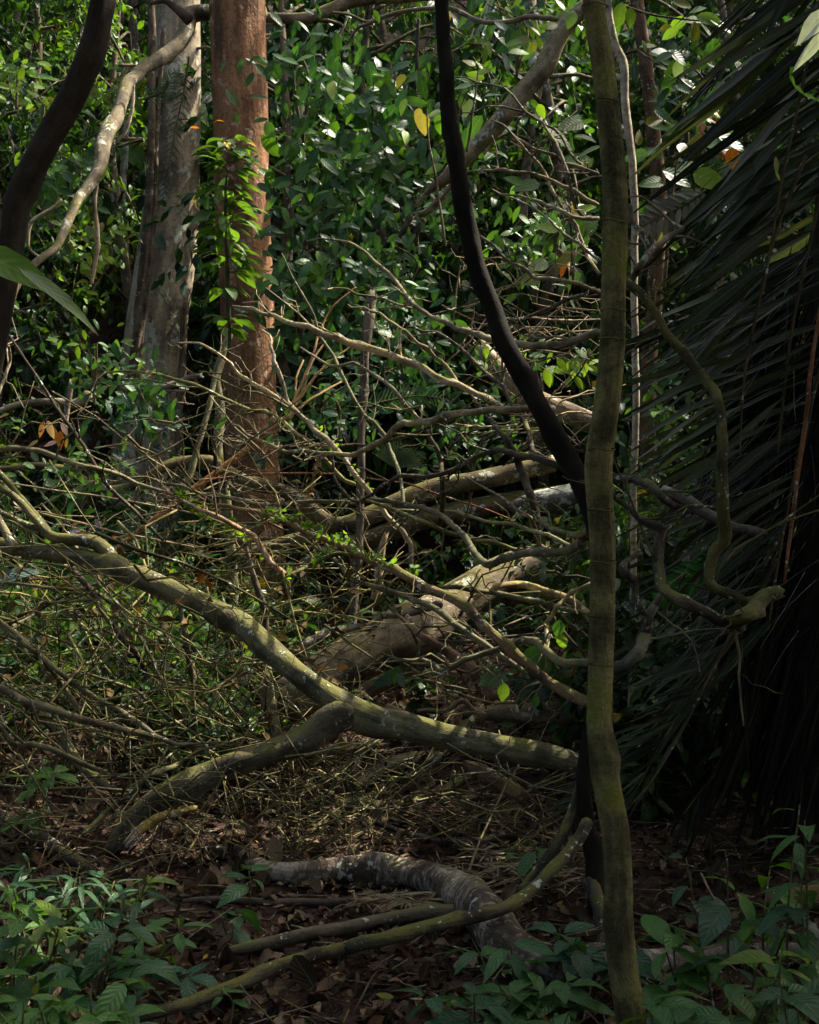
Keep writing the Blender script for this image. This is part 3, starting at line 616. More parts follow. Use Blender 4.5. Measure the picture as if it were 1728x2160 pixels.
std('broken_post', 'mossy standing post below the long mossy log', 'stump', 'mossy', '561,1325 560,1400 562,1440 566,1500 574,1560 578,1600', [22, 28, 34, 36, 38], [6.2, 6.0], (.17, .16, .09))
std('broken_post', 'thin upright dead stick rising through the twigs', 'stump', 'bark', '512,1140 519,1158 531,1204 542,1241 554,1278 561,1325 566,1390', [6, 10, 15, 16, 17], [6.0], (.12, .10, .07), broken=(1, 0))
std('broken_post', 'dark burnt stub standing beside the small mossy tree', 'stump', 'dark', '452,950 455,985 458,1020 460,1070 462,1140', [6, 12, 15, 16], [8.3], (.02, .017, .015), broken=(1.4, 0))

# splintered leaning limb, upper left, and the bough it belongs to
bl, _, _, _ = std('broken_bough', 'long pale broken bough arching down across the upper left', 'branch', 'smooth', '560,30 500,28 435,28 400,34 392,66 376,97 345,120 313,139 290,155 271,174 260,205 243,250 230,280 222,300 214,345 195,383 172,410 157,431 136,480 118,522 87,546 52,574 35,609 21,661 8,740 -5,800', [26, 30, 36, 36, 33, 30, 26, 26, 27, 30, 36, 34, 26, 22, 20, 18, 17, 16, 14, 12, 10, 8], [11.75, 11.7, 11.5, 10.6, 10, 9.6, 9.3, 9, 8.8, 8.6], (.19, .16, .105), rough=0.2, knots=18)
add_limb(bl, 'limb', 'dark', '400,40 380,22 350,2 318,8', [26, 20, 12, 8], [11.2], (.10, .07, .05))
add_limb(bl, 'limb', 'smooth', '205,375 203,400 200,430 203,470 205,520 200,560 194,600', [11, 8, 9, 12, 10, 6], [9.9], (.28, .22, .14))
add_limb(bl, 'limb', 'smooth', '87,546 60,520 66,470 110,440 130,420', [6, 9, 6], [9.2], (.3, .24, .16))
add_limb(bl, 'loose_bark', 'smooth', '283,180 279,230 262,280 245,300', [5, 10, 5], [10.1], (.42, .34, .24), rough=0.3)
tb, _, _, _ = std('bough', 'thick pale bough crossing the top edge behind the red trunk', 'branch', 'smooth', '540,34 600,38 647,38 700,16 740,0 800,-8 900,-10 1000,-14 1100,-22 1300,-30', [20, 24, 28, 30, 30, 28], [11.8], (.20, .165, .115), rough=0.14)
add_limb(tb, 'limb', 'bark', '722,112 751,63 775,50 803,38 856,24 911,17 950,16 995,38 1030,49 1082,45 1117,35 1160,38 1195,44 1225,48', [4, 8, 9, 10, 10, 12, 10], [11, 10], BR)
add_limb(tb, 'limb', 'bark', '700,25 735,30 770,45 800,44', [5, 7], [11.2], BR)
add_limb(tb, 'twig', 'smooth', '733,35 724,60 716,80 715,110', [5, 4], [11], (.33, .28, .2))
ul, _, _, _ = std('leaning_log', 'pale splintered log leaning from the top right behind the black trunk', 'log', 'smooth', '1250,0 1222,21 1190,55 1170,92 1149,140 1116,184 1082,228 1047,265 1012,300 981,334 965,352', [34, 36, 38, 38, 42, 40, 40, 38, 36, 34, 30], [9.6, 9.9], (.25, .205, .13), rough=0.16, broken=(0, .9))
add_limb(ul, 'splinter', 'smooth', '962,352 943,378 921,392 900,410 873,437', [30, 26, 20, 12, 4], [9.9], (.26, .19, .12), broken=(0, 1.2), rough=0.3)
add_limb(ul, 'splinter', 'bark', '958,385 940,408 918,432 896,450 870,452', [10, 16, 16, 14, 8], [9.8], (.13, .11, .06))
add_limb(ul, 'limb', 'dark', '868,452 850,490 828,518', [16, 12, 5], [9.9], (.08, .07, .04))
add_limb(ul, 'limb', 'dark', '895,462 872,500 852,528', [14, 12, 6], [9.9], (.06, .05, .03))
add_limb(ul, 'twig', 'dark', '1104,236 1092,262 1090,295 1094,330', [8, 5, 2], [9.5], DKB)

# ================================================================ logs
lg, _, _, _ = std('fallen_log', 'long mossy forked log arching across the centre', 'log', 'mossy', '-420,1150 -250,1140 -90,1146 0,1155 70,1162 139,1172 210,1190 278,1212 348,1238 417,1265 487,1303 530,1336 570,1368 600,1396 640,1435 690,1470 730,1495 800,1528 870,1542 940,1556 1000,1568 1100,1585 1180,1602 1222,1612', [22, 25, 28, 30, 33, 36, 42, 46, 46, 47, 48, 49, 51, 50, 48, 52, 62, 68, 58, 52, 50, 50, 47, 44], [5.9, 5.4, 5.0, 5.0], (.14, .13, .075), sides=28, rough=0.13, knots=18, broken=(0, .4))
add_limb(lg, 'limb', 'mossy', '765,1515 720,1518 690,1530 655,1552 600,1577 560,1592 522,1605 485,1618 452,1632 415,1646 383,1662 345,1682 313,1705 285,1728 264,1750 248,1772 236,1792', [40, 58, 66, 60, 52, 50, 50, 52, 54, 56, 56, 54, 50, 48, 46, 42, 32], [5.0, 4.95, 4.9], (.12, .105, .07), sides=26, rough=0.13, knots=10, broken=(0, .8))
add_limb(lg, 'limb', 'mossy', '245,1190 225,1165 199,1145 162,1139 116,1134 97,1122 77,1097 46,1062 19,1039 -10,1022 -60,990', [30, 34, 30, 24, 22, 20, 18, 16, 15, 14, 12], [5.5, 5.7], (.13, .12, .06), knots=4)
add_limb(lg, 'limb', 'mossy', '-60,940 -20,975 0,1000 23,1025 46,1053 70,1081 93,1109 108,1128', [10, 13, 14, 15, 16], [5.9, 5.6], (.085, .08, .04))
add_limb(lg, 'limb', 'mossy', '97,1128 70,1113 35,1097 0,1079 -30,1066', [15, 12, 11], [5.6, 5.9], (.11, .10, .05))
add_limb(lg, 'limb', 'bark', '34,1156 23,1143 12,1120 0,1100 -20,1060', [22, 16, 14], [5.6, 5.7], (.20, .17, .10))
add_limb(lg, 'limb', 'mossy', '80,1125 63,1121 30,1104 0,1092', [9, 7], [5.6, 5.8], (.13, .12, .06))
st = add_limb(lg, 'broken_stub', 'smooth', '415,1702 407,1704 390,1709 365,1716 345,1721 330,1727 310,1740 296,1752 280,1766 268,1776', [8, 13, 15, 18, 20, 21, 22, 20, 16, 8], [4.85, 4.7], (.34, .25, .07), 'yellow broken stub with a frayed end', rough=0.08)
mb = MB()
for i in range(16):
    a = P(290+8*rs.randn(), 1756+7*rs.randn(), 4.72); b = P(258+16*rs.rand(), 1776+14*rs.rand()+(i % 4)*3, 4.68+0.05*rs.randn())
    tube(mb, [a, (a+b)/2+0.003*rs.randn(3), b], [.004, .003, .001], sides=4, col=(.38, .27, .19), step=0.05)
part('splinters', mb, M['dry'], lg, np.array(lg['_lo']))

K = std('fallen_log', 'big smooth beige log lying behind the mossy forked log', 'log', 'smooth', '600,1480 650,1445 700,1412 760,1378 820,1348 870,1328 920,1305 970,1272 1020,1240 1070,1212 1120,1190 1170,1175 1230,1150 1300,1115', [100, 104, 106, 106, 104, 100, 96, 92, 92, 92, 92, 90, 88], [6.4, 7.6], (.27, .215, .14), sides=30, rough=0.09, knots=3)
std('fallen_log', 'dark brown log in the shade right of the beige log', 'log', 'bark', '1130,1290 1170,1268 1240,1236 1300,1210', [30, 36], [7.4], (.09, .065, .04))
std('fallen_log', 'tapered underside log below the big beige log', 'log', 'smooth', '775,1455 830,1425 880,1395 930,1375', [34, 40, 44], [6.9], (.20, .14, .09))
kb, _, _, _ = std('fallen_log', 'long olive curved log low in the background centre', 'log', 'smooth', '-30,988 12,990 46,986 81,982 116,986 144,992 167,1006 192,1024 220,1033 246,1034 278,1024 313,1004 348,983 371,975 400,972 440,972 470,988 520,1016 554,1023 589,1032 612,1044 635,1060 658,1080 681,1098 709,1110 745,1106 790,1086 830,1068 873,1048 943,1022 1012,1010 1082,996 1170,975', [12, 14, 14, 15, 16, 18, 20, 20, 22, 24, 26, 28, 30, 30, 32, 34, 36, 38, 40, 42, 42, 42, 38], [8.6, 8.8, 9.2], (.125, .10, .055), sides=18, rough=0.12)
add_limb(kb, 'limb', 'mossy', '690,1105 660,1126 620,1142 560,1160 500,1180', [34, 34, 30], [9.0], (.13, .11, .06))
kc, _, _, _ = std('fallen_log', 'dark olive log just below the curved background log', 'log', 'smooth', '640,1196 700,1162 760,1148 838,1121 908,1093 977,1078 1040,1066 1100,1056 1170,1048 1260,1030', [36, 40, 44, 46, 46, 44], [8.9, 9.3], (.10, .08, .045), sides=18)
std('fallen_log', 'mossy log with white flecks behind the black trunk', 'log', 'grey', '1015,738 1040,770 1065,800 1100,830 1150,855 1200,872 1260,895', [40, 44, 48, 44], [9.8], (.27, .21, .14), sides=18, broken=(.8, 0))
std('fallen_log', 'grey trunk base in shadow behind the slim tree', 'log', 'grey', '1080,1075 1130,1062 1180,1060 1250,1045', [30, 60, 64], [9.0], (.14, .13, .11), sides=18)
lr, _, _, _ = std('fallen_log', 'short smooth log ending in a curled root right of centre', 'log', 'smooth', '978,1508 1010,1503 1060,1500 1110,1500 1160,1500 1230,1498 1320,1494', [14, 30, 38, 44, 46, 48], [6.6, 6.5], (.23, .19, .12), sides=20, knots=4)
add_limb(lr, 'root', 'smooth', '1022,1512 1004,1502 992,1492 982,1478 966,1480 952,1492 935,1500 906,1496 880,1500', [18, 14, 12, 11, 9, 6], [6.4], (.24, .2, .13))
add_limb(lr, 'limb', 'smooth', '1005,1512 985,1530 968,1552', [16, 20, 20], [6.5, 6.3], (.2, .17, .08))
std('fallen_log', 'pale horizontal log with snapped stubs at the left edge', 'log', 'smooth', '-30,872 0,867 35,853 80,848 122,848 157,853 180,842 190,828', [12, 13, 15, 17, 20, 22, 18], [10.2], (.25, .2, .13), knots=5)
std('branch_stub', 'snapped pale stub standing beside the left edge log', 'branch', 'smooth', '150,806 146,830 142,855 138,890 134,915', [10, 13, 10], [10.0], (.3, .23, .16), broken=(1, 1))
std('fallen_log', 'short lichen white log before the grey tree base', 'log', 'grey', '268,806 285,808 306,815 341,818 376,808 400,798 425,792', [10, 20, 22, 22, 18, 16, 12], [11.5], (.26, .24, .18), broken=(.4, .4))
std('fallen_log', 'thick mottled log slanting under branches at the left', 'log', 'mossy', '70,1490 87,1507 122,1539 146,1580 167,1608 195,1633 240,1665', [20, 24, 24, 22, 18], [5.6, 5.4], (.12, .11, .07))
std('fallen_log', 'dark rough log behind the ferny plants at lower left', 'log', 'bark', '-60,1705 0,1730 60,1755 110,1790 150,1815 200,1840', [46, 44, 40, 34, 26], gd('-60,1705 0,1730 60,1755 110,1790 150,1815 200,1840', [46, 44, 40, 34, 26], 0.8), (.07, .055, .042), sides=16)
std('fallen_log', 'thick black and grey ringed log curving across the front', 'log', 'ringed', '452,1794 480,1797 510,1804 535,1820 560,1836 595,1843 640,1843 700,1838 760,1836 820,1838 880,1846 930,1862 970,1882 1000,1908 1022,1930 1045,1958 1075,1990 1120,2014 1180,2030 1250,2040', [26, 30, 34, 38, 40, 43, 47, 52, 58, 64, 72, 80, 92, 100, 98, 86, 80, 76], gd('452,1794 480,1797 510,1804 535,1820 560,1836 595,1843 640,1843 700,1838 760,1836 820,1838 880,1846 930,1862 970,1882 1000,1908 1022,1930 1045,1958 1075,1990 1120,2014 1180,2030 1250,2040', [26, 30, 34, 38, 40, 43, 47, 52, 58, 64, 72, 80, 92, 100, 98, 86, 80, 76], 1.25), (.085, .066, .048), sides=36, rough=0.13, knots=12)
std('fallen_log', 'dark scaly log lying behind the leafy plants at lower right', 'log', 'ringed', '1235,2046 1260,2042 1320,2040 1400,2032 1500,2026 1600,2018 1740,2010 1800,2008', [66, 66, 60, 54, 50, 48, 46, 44], gd('1235,2046 1260,2042 1320,2040 1400,2032 1500,2026 1600,2018 1740,2010 1800,2008', [66, 66, 60, 54, 50, 48, 46, 44], 0.8), (.12, .10, .085), sides=28, rough=0.12, knots=6)
std('fallen_log', 'mossy brown log at the lower right edge', 'log', 'bark', '1620,1905 1660,1900 1700,1898 1780,1890', [40, 54, 60], gd('1620,1905 1660,1900 1700,1898 1780,1890', [40, 54, 60], 0.7), (.14, .10, .04), sides=18)
pz = lambda s, ws, zz: None
PL = '140,2185 180,2168 300,2142 400,2114 480,2085 560,2052 650,2022 730,1998 800,1980 873,1960 940,1946 1000,1934 1060,1918 1100,1896 1135,1868 1163,1834 1198,1800 1222,1768 1236,1735'
std('fallen_pole', 'long slim mossy pole running from the bottom left over the curved log', 'pole', 'mossy', PL, [22, 24, 26, 30, 31, 31, 30, 29, 28, 26, 26, 26, 26, 28], list(np.array(gd(PL, [26], 4.2))[:8])+[3.68, 3.72, 3.76, 3.8, 3.84, 3.9, 3.95, 4.0, 4.08, 4.12, 4.2], (.075, .066, .04), sides=14, knots=6)
std('fallen_pole', 'short dark pole lying above the long slim pole', 'pole', 'bark', '486,2006 520,1999 560,1990 647,1972 734,1955 838,1936 920,1926 962,1924', [20, 27, 29, 29, 30, 28], gd('486,2006 520,1999 560,1990 647,1972 734,1955 838,1936 920,1926 962,1924', [20, 27, 29, 29, 30, 28], 3.2), (.095, .08, .055), sides=14, knots=3)
std('fallen_pole', 'thin dark pole lying under the curved log', 'pole', 'dark', '385,1902 420,1899 450,1898 520,1900 560,1903 630,1902 700,1904 760,1900', [10, 16, 18, 18], gd('385,1902 420,1899 450,1898 520,1900 560,1903 630,1902 700,1904 760,1900', [10, 16, 18, 18], 2.2), (.08, .065, .05))
std('fallen_pole', 'short half buried stick at lower left', 'pole', 'mossy', '240,2030 280,2020 320,2008 354,1996', [14, 20, 18], gd('240,2030 280,2020 320,2008 354,1996', [14, 20, 18], 1.7), (.13, .10, .05))
std('fallen_pole', 'short olive stick behind the slim tree foot', 'pole', 'mossy', '1128,1888 1160,1878 1198,1868 1250,1858', [12, 15, 15], gd('1128,1888 1160,1878 1198,1868 1250,1858', [12, 15, 15], 0.9), (.14, .13, .07))
std('fallen_log', 'grey log in shade beneath the forked log', 'log', 'grey', '735,1668 762,1655 803,1630 838,1614 873,1604 930,1598', [22, 32, 36, 36, 26], gd('735,1668 762,1655 803,1630 838,1614 873,1604 930,1598', [22, 32, 36, 36, 26], 0.8), (.12, .10, .08))
std('fallen_branch', 'yellow green curved branch below the forked log', 'branch', 'mossy', '700,1684 734,1688 786,1694 849,1694 894,1680 936,1664 965,1650 982,1642', [8, 12, 13, 14, 16, 20, 18], gd('700,1684 734,1688 786,1694 849,1694 894,1680 936,1664 965,1650 982,1642', [8, 12, 13, 14, 16, 20, 18], 1.5), (.2, .18, .08))
std('fallen_branch', 'smooth grey bent branch in the litter below the forked log', 'branch', 'bark', '770,1722 786,1730 838,1751 890,1765 943,1773 995,1773 1030,1768 1060,1758', [6, 10, 13, 14, 14], gd('770,1722 786,1730 838,1751 890,1765 943,1773 995,1773 1030,1768 1060,1758', [6, 10, 13, 14, 14], 1.2), (.17, .15, .115))
std('plank', 'weathered flat slab of brown wood leaning in litter', 'plank', 'bark', '985,1614 1010,1626 1040,1643 1075,1664 1100,1680', [20, 34, 38, 30], [5.3, 5.1], (.17, .11, .07), sides=8, rough=0.2, broken=(.6, .6))
std('plank', 'rotten brown slab between the beige log and forked log', 'plank', 'bark', '815,1490 840,1505 870,1522 905,1545', [16, 28, 24], [5.9], (.20, .13, .09), sides=8, rough=0.2, broken=(.6, .6))
std('fallen_log', 'lichened grey log pointing into the palm fronds', 'log', 'grey', '1395,1034 1420,1046 1450,1060 1476,1078 1500,1090 1521,1098 1545,1112 1575,1117 1612,1124', [22, 27, 27, 25, 24, 22, 18], [4.05], (.14, .125, .105), broken=(0, .5), rough=0.14)
std('bamboo_pole', 'orange brown bamboo pole slanting through the twigs', 'pole', 'smooth', '100,1290 140,1262 190,1208 254,1152 313,1107 400,1037 466,989 530,942 570,910 610,878', [13, 13, 13, 13, 14], [8.0, 8.0], (.42, .20, .08))
for s, lb in (('608,884 650,846 690,822 720,806', 'thickest tan stalk continuing the bamboo pole to the upper right'), ('615,855 640,800 660,750 672,707 700,650 751,606', 'tallest thin tan stalk rising from the bamboo pole end past the long branch'),
          ('618,860 640,820 655,770 686,720', 'short tan stalk rising almost upright from the bamboo pole end'), ('622,858 660,800 700,760 755,722', 'thin tan stalk leaning right from the bamboo pole end'),
          ('610,880 622,850 625,800 640,760', 'steepest tan stalk at the bamboo pole end'), ('560,912 500,960 400,1050', 'thin tan stalk lying along the bamboo pole')):
    std('dry_stalk', lb, 'stalk', 'bark', s, [7, 4], [7.9, 8.2], (.28, .18, .08))

# ================================================================ dead crown: crooked branches through the middle
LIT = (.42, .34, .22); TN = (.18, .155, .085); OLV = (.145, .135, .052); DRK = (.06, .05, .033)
def zig(mb, a, d, L, q, col, depth):
    """one crooked, forking dead twig"""
    n = rs.randint(3, 6); pp = [a]; d = unit(d); bend_ = 0.35*rs.randn(3)
    for k in range(n):
        d = unit(d+bend_*(1 if k % 2 else -1)+0.22*rs.randn(3)); pp.append(pp[-1]+d*L/n*(0.6+0.8*rs.rand()))
    tube(mb, pp, np.linspace(q, q*0.45, len(pp)), sides=5 if q > .003 else 4, col=col*(0.8+.4*rs.rand()), wob=0.1, bend=0.15, step=L/n*0.7)
    if depth > 0:
        for k in range(1, n):
            if rs.rand() < 0.55: zig(mb, pp[k], d+0.9*rs.randn(3)*np.array([1, .6, 1]), L*(0.3+0.4*rs.rand()), q*0.62, col, depth-1)
def spurs(mb, p, r, n, Lm, col, dens=1.0):
    """short crooked side twigs growing from a limb"""
    col = np.asarray(col); sgn = 1 if r[0] > r[-1] else -1
    for i in range(n):
        k = rs.randint(1, len(p)-1); t = unit(p[k]-p[k-1])*sgn; d = t*(0.8+0.5*rs.rand())+0.8*rs.randn(3)*np.array([1, .7, 1])
        zig(mb, p[k], d, Lm*(0.5+1.6*rs.rand()**1.5), min(r[k]*0.5, 0.0055), col, 1)
def branch(label, spec, ws, ds, col=TN, mat='bark', side=(), nsp=3, Ls=0.16, name='fallen_branch', knots=None, sprouts=None):
    sp = pts(spec); p, r = px(sp, ws, ds); r = r*1.14; lo = p[np.argmin(p[:, 2])]
    # gentle wander in depth so that the limb is not flat to the view
    ph = rs.rand()*6.28; L = np.linspace(0, 1, len(p)); off = 0.10*np.sin(L*5+ph)+0.05*np.sin(L*13+2*ph)
    off -= off[-1]*L+off[0]*(1-L)
    p = CAM+(p-CAM)*(1+off/np.linalg.norm(p-CAM, axis=1))[:, None]
    o = thing(name, label, 'branch', lo); mb = MB()
    P1, R1 = tube(mb, p, r, col=col, rough=0.16, knots=len(sp) if knots is None else knots, wob=0.12, bend=0.25, broken=(0, .6 if name == 'climbing_stem' else 0))
    if nsp: spurs(mb, P1, R1, int(nsp*1.2), Ls*1.2, col)
    part('limb', mb, M[mat], o, lo); o['_lo'] = [float(q) for q in lo]
    for s in side:
        q, w = px(pts(s[0]), s[1], s[2]); mb = MB(); tube(mb, q, w, col=col, rough=0.13, wob=0.28, bend=0.55, knots=3); part('side_limb', mb, M[mat], o, lo)
    if sprouts:
        mb = MB()
        for (u, v) in pts(sprouts):
            c = P(u, v, np.interp(u, [min(a for a, _ in sp), max(a for a, _ in sp)], [ds[0], ds[-1]] if sp[0][0] < sp[-1][0] else [ds[-1], ds[0]]))
            n = 7; pp = c+rs.randn(n, 3)*0.012
            leaves(mb, pp, unit(rs.randn(n, 3)+np.array([0, 0, .6])), rup(n, 0.9), 0.024+0.018*rs.rand(n), 0.016+0.01*rs.rand(n), np.array([.12, .22, .03])*(0.4+0.9*rs.rand(n, 1)), droop=.1, lod=1)
        part('sprouts', mb, M['soft_leaf'], o, lo, 'fresh lime green sprouts')
    return o
B = branch
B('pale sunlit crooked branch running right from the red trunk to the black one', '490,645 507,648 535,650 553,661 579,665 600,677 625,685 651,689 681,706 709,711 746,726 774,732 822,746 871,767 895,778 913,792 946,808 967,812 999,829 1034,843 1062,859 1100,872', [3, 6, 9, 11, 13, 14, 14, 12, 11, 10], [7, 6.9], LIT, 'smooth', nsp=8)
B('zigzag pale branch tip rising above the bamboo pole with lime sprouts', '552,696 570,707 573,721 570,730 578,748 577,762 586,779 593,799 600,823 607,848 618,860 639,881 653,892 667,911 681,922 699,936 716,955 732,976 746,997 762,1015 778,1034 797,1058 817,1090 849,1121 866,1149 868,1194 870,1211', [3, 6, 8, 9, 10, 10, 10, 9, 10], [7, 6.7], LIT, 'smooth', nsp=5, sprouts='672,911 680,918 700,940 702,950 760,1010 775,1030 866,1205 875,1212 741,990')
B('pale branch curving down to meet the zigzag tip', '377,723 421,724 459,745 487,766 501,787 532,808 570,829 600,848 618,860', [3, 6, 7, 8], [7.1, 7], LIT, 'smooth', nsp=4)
B('thin dark twig crossing before the red trunk at mid height', '440,790 500,817 518,825 546,828 575,840 612,862', [3, 5], [7.2, 7], TN, nsp=4)
B('long olive branch crossing both big trunks below the lichen log', '209,790 236,785 275,782 313,787 334,789 376,803 410,811 449,829 487,848 532,867 560,869 581,878 600,892 620,911 644,931 662,945 685,969 704,990 727,1013 748,1022', [3, 5, 7, 8, 9, 8, 8], [7.6, 6.9], OLV, nsp=9, Ls=.2)
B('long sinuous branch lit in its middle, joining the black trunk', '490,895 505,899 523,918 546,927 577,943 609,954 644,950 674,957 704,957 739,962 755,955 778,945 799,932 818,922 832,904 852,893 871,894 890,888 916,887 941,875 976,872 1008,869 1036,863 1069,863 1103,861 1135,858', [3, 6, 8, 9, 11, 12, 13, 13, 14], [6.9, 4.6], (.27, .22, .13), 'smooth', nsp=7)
B('thin dark twig under the lit sinuous branch', '609,943 650,938 690,942 740,938 780,941 818,930 860,918 900,903 940,885', [4, 6, 6], [6.8, 6.4], DRK, nsp=3)
B('smooth green branch falling diagonally across the centre', '595,536 619,588 639,623 655,651 665,676 672,707 686,725 704,751 713,772 730,809 746,841 769,876 790,892 811,918 825,955 841,990 848,1029 852,1070', [3, 5, 7, 7, 8, 8, 6], [7.4, 6.8], (.14, .14, .075), nsp=4)
B('short dead branch bending down onto the sunlit sinuous branch', '633,732 651,744 669,755 692,770 713,772 746,765 767,776 792,792 813,806 834,825 852,850 871,871 885,885', [3, 5, 6, 7, 7], [7, 6.6], (.21, .18, .115), nsp=4)
B('thin twig passing the broken post top', '690,610 702,608 732,609 755,621 797,627 825,636 848,645 878,653', [3, 5, 5], [7.6, 7.2], TN, nsp=3)
B('forked thin branch in front of the broken post', '734,643 743,649 769,649 787,658 801,660 820,676 841,690 862,704 881,724 902,734 918,754 941,771 960,798 967,812', [3, 5, 7, 7], [7.4, 6.9], TN, nsp=3)
B('long grey branch descending right and passing behind the black trunk', '647,509 678,503 737,511 769,530 797,557 821,577 841,600 860,627 881,650 911,669 939,678 971,697 999,702 1036,715 1069,722 1115,730 1150,727 1185,727 1219,715 1260,702', [3, 5, 7, 8, 9, 11, 13, 14, 15], [7.6, 4.9], (.19, .165, .1), nsp=6)
B('dark branch curving down right of centre to a forked end', '860,690 874,691 890,700 923,702 946,715 974,736 997,759 1018,780 1043,801 1062,815 1073,840 1087,863 1108,891 1120,926 1124,952 1136,959', [5, 7, 8, 9, 9], [7.2, 5.4], DRK, nsp=5)
B('thick dark branch sagging across the centre into the black trunk', '702,971 704,1003 713,1022 727,1038 741,1054 755,1059 788,1041 806,1024 825,1015 845,1004 895,1006 930,1000 957,991 983,975 1008,963 1034,954 1052,947 1073,952 1094,962 1122,965 1157,975 1185,984 1208,996', [5, 6, 7, 8, 9, 11, 13, 15], [6.4, 4.5], DRK, nsp=8)
B('long wavy branch sweeping from the left into a deep bend beside the slim tree', '230,1020 271,1008 310,1006 348,1020 383,1025 410,1037 435,1046 473,1048 504,1053 536,1062 567,1067 593,1064 630,1060 672,1057 709,1059 753,1060 778,1054 820,1058 860,1066 890,1071 920,1081 941,1094 960,1115 981,1133 997,1159 1011,1178 1027,1189 1046,1187 1069,1178 1103,1168 1145,1164 1180,1164 1201,1159 1222,1145 1240,1128', [3, 5, 7, 8, 8, 9, 10, 11, 14, 15, 16, 18], [6.8, 6.2, 4.6], (.13, .12, .07), nsp=10)
B('thin pale branch left of the deep bend ending on the beige log', '820,1076 840,1076 880,1078 937,1078 964,1080 990,1089 1022,1100 1057,1104 1080,1104 1106,1114 1127,1122 1157,1128 1178,1138 1199,1150', [4, 6, 7, 8, 7], [6.5, 5.6], (.2, .19, .1), nsp=4)
B('olive branch crossing the deep bend from the left', '760,1050 797,1063 830,1075 860,1088 883,1096 911,1108 937,1120 960,1127 990,1133 1008,1142 1032,1143 1057,1150 1080,1158 1106,1162 1134,1162', [6, 8, 9, 9, 8], [6.3, 5.8], OLV, nsp=4)
B('reddish branch thick with bright sprouts above the mossy log', '348,1036 376,1051 410,1069 445,1083 480,1100 504,1114 536,1131 553,1156 570,1187 600,1211', [4, 7, 9, 10, 11, 10], [5.9, 5.8], (.30, .19, .12), nsp=6, sprouts='376,1045 384,1050 392,1060 410,1070 418,1068 425,1088 440,1078 455,1092 486,1102 490,1110 482,1120 495,1122 515,1130 520,1135 403,1062 560,1170 606,1216 607,1228 430,1092 385,1043 478,1128 500,1130')
B('long red and mossy branch with tiny leaves slanting to the lower right', '380,1053 403,1056 433,1065 473,1067 508,1074 538,1078 563,1086 589,1097 621,1108 642,1121 674,1134 705,1144 732,1155 756,1167 780,1181 803,1190 838,1204 863,1218 894,1236 929,1250 963,1267 995,1291 1026,1323 1057,1354 1089,1382 1130,1417 1159,1440 1189,1456 1219,1470 1245,1481', [4, 7, 8, 10, 12, 14, 16, 17, 17, 18, 20, 22], [6.0, 5.6, 4.9], (.20, .13, .075), 'mossy', nsp=10, sprouts='565,1080 577,1084 602,1092 617,1093 655,1118 675,1120 700,1135 716,1136 723,1140 755,1162 812,1185 830,1188 870,1210 865,1205 735,1150 665,1125 585,1090 785,1178 645,1112')
B('mossy arched side branch under the red sprouting branch', '590,1222 605,1215 650,1194 682,1177 710,1168 748,1170 775,1180', [7, 9, 10], [5.8, 5.7], (.13, .13, .05), 'mossy', nsp=3, sprouts='665,1180 680,1172 690,1170 676,1178')
B('grey branch running below the red sprouting branch towards lower right', '640,1135 672,1160 710,1183 741,1222 797,1239 831,1250 866,1263 908,1277 929,1291 960,1318 1000,1345 1060,1385 1110,1420', [5, 8, 10, 12, 13, 10], [6.2, 5.4], (.16, .15, .085), nsp=7)
B('grey crooked branch lying over the beige log', '630,1385 640,1370 650,1357 682,1340 710,1331 751,1326 786,1323 800,1308 803,1298 838,1295 873,1291 894,1284 930,1275', [16, 15, 15, 14, 13], [6.1, 6.2], (.19, .165, .125), nsp=4)
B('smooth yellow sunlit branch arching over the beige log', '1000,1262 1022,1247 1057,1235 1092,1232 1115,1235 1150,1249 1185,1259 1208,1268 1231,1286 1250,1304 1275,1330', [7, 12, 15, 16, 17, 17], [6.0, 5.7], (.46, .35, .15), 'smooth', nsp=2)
B('dark branch running flat across the beige log end', '925,1238 939,1240 964,1238 999,1245 1034,1249 1069,1256 1103,1263 1138,1270 1161,1277 1185,1282 1212,1289 1245,1296', [8, 10, 11, 10, 8], [5.9, 5.5], (.12, .115, .06), nsp=3)
B('pale forked branch beside the slim tree at knee height', '1246,1232 1208,1247 1192,1263 1175,1280 1168,1296 1152,1317 1154,1351 1154,1375 1154,1421', [8, 9, 9, 7, 6], [5.3, 5.4], (.36, .30, .18), 'smooth', side=[('1152,1317 1136,1326 1128,1335 1122,1346', [6, 3], [5.3])], nsp=3)
B('smooth branch rising in a long S below the beige log', '800,1400 830,1395 860,1393 890,1391 911,1400 932,1416 953,1409 983,1391 1018,1379 1050,1370 1080,1358 1103,1349 1131,1354 1154,1372 1175,1391 1194,1400 1245,1398', [4, 7, 9, 11, 12, 14, 16, 16], [5.8, 4.9], (.165, .15, .085), nsp=7)
B('split branch with peeled bark leaning on the beige log', '858,1300 874,1324 895,1344 918,1358 941,1372 964,1386 985,1400 1004,1416 1022,1442 1041,1477', [10, 14, 18, 20, 20, 22], [6.3, 6.2], (.25, .17, .11), nsp=4)
B('thin smooth branch fanning left of the curled root', '806,1378 835,1392 860,1405 885,1423 913,1440 939,1456 964,1470', [5, 8, 10], [5.9, 6.1], (.2, .19, .1), side=[('939,1456 964,1460 1004,1474 1046,1484 1069,1479 1090,1479 1099,1460 1115,1447 1143,1440', [6, 5, 6], [6, 5.8])], nsp=4)
B('thin branch from the peeled log pointing left', '812,1270 830,1290 850,1305 868,1330 880,1355 884,1385', [4, 6, 7], [5.9], (.17, .16, .09), nsp=2)
B('dark stem dropping from the green branch in the centre', '899,903 913,933 925,952 930,975 932,1014 934,1060 930,1100', [8, 9, 9], [6.5], DRK, nsp=3)
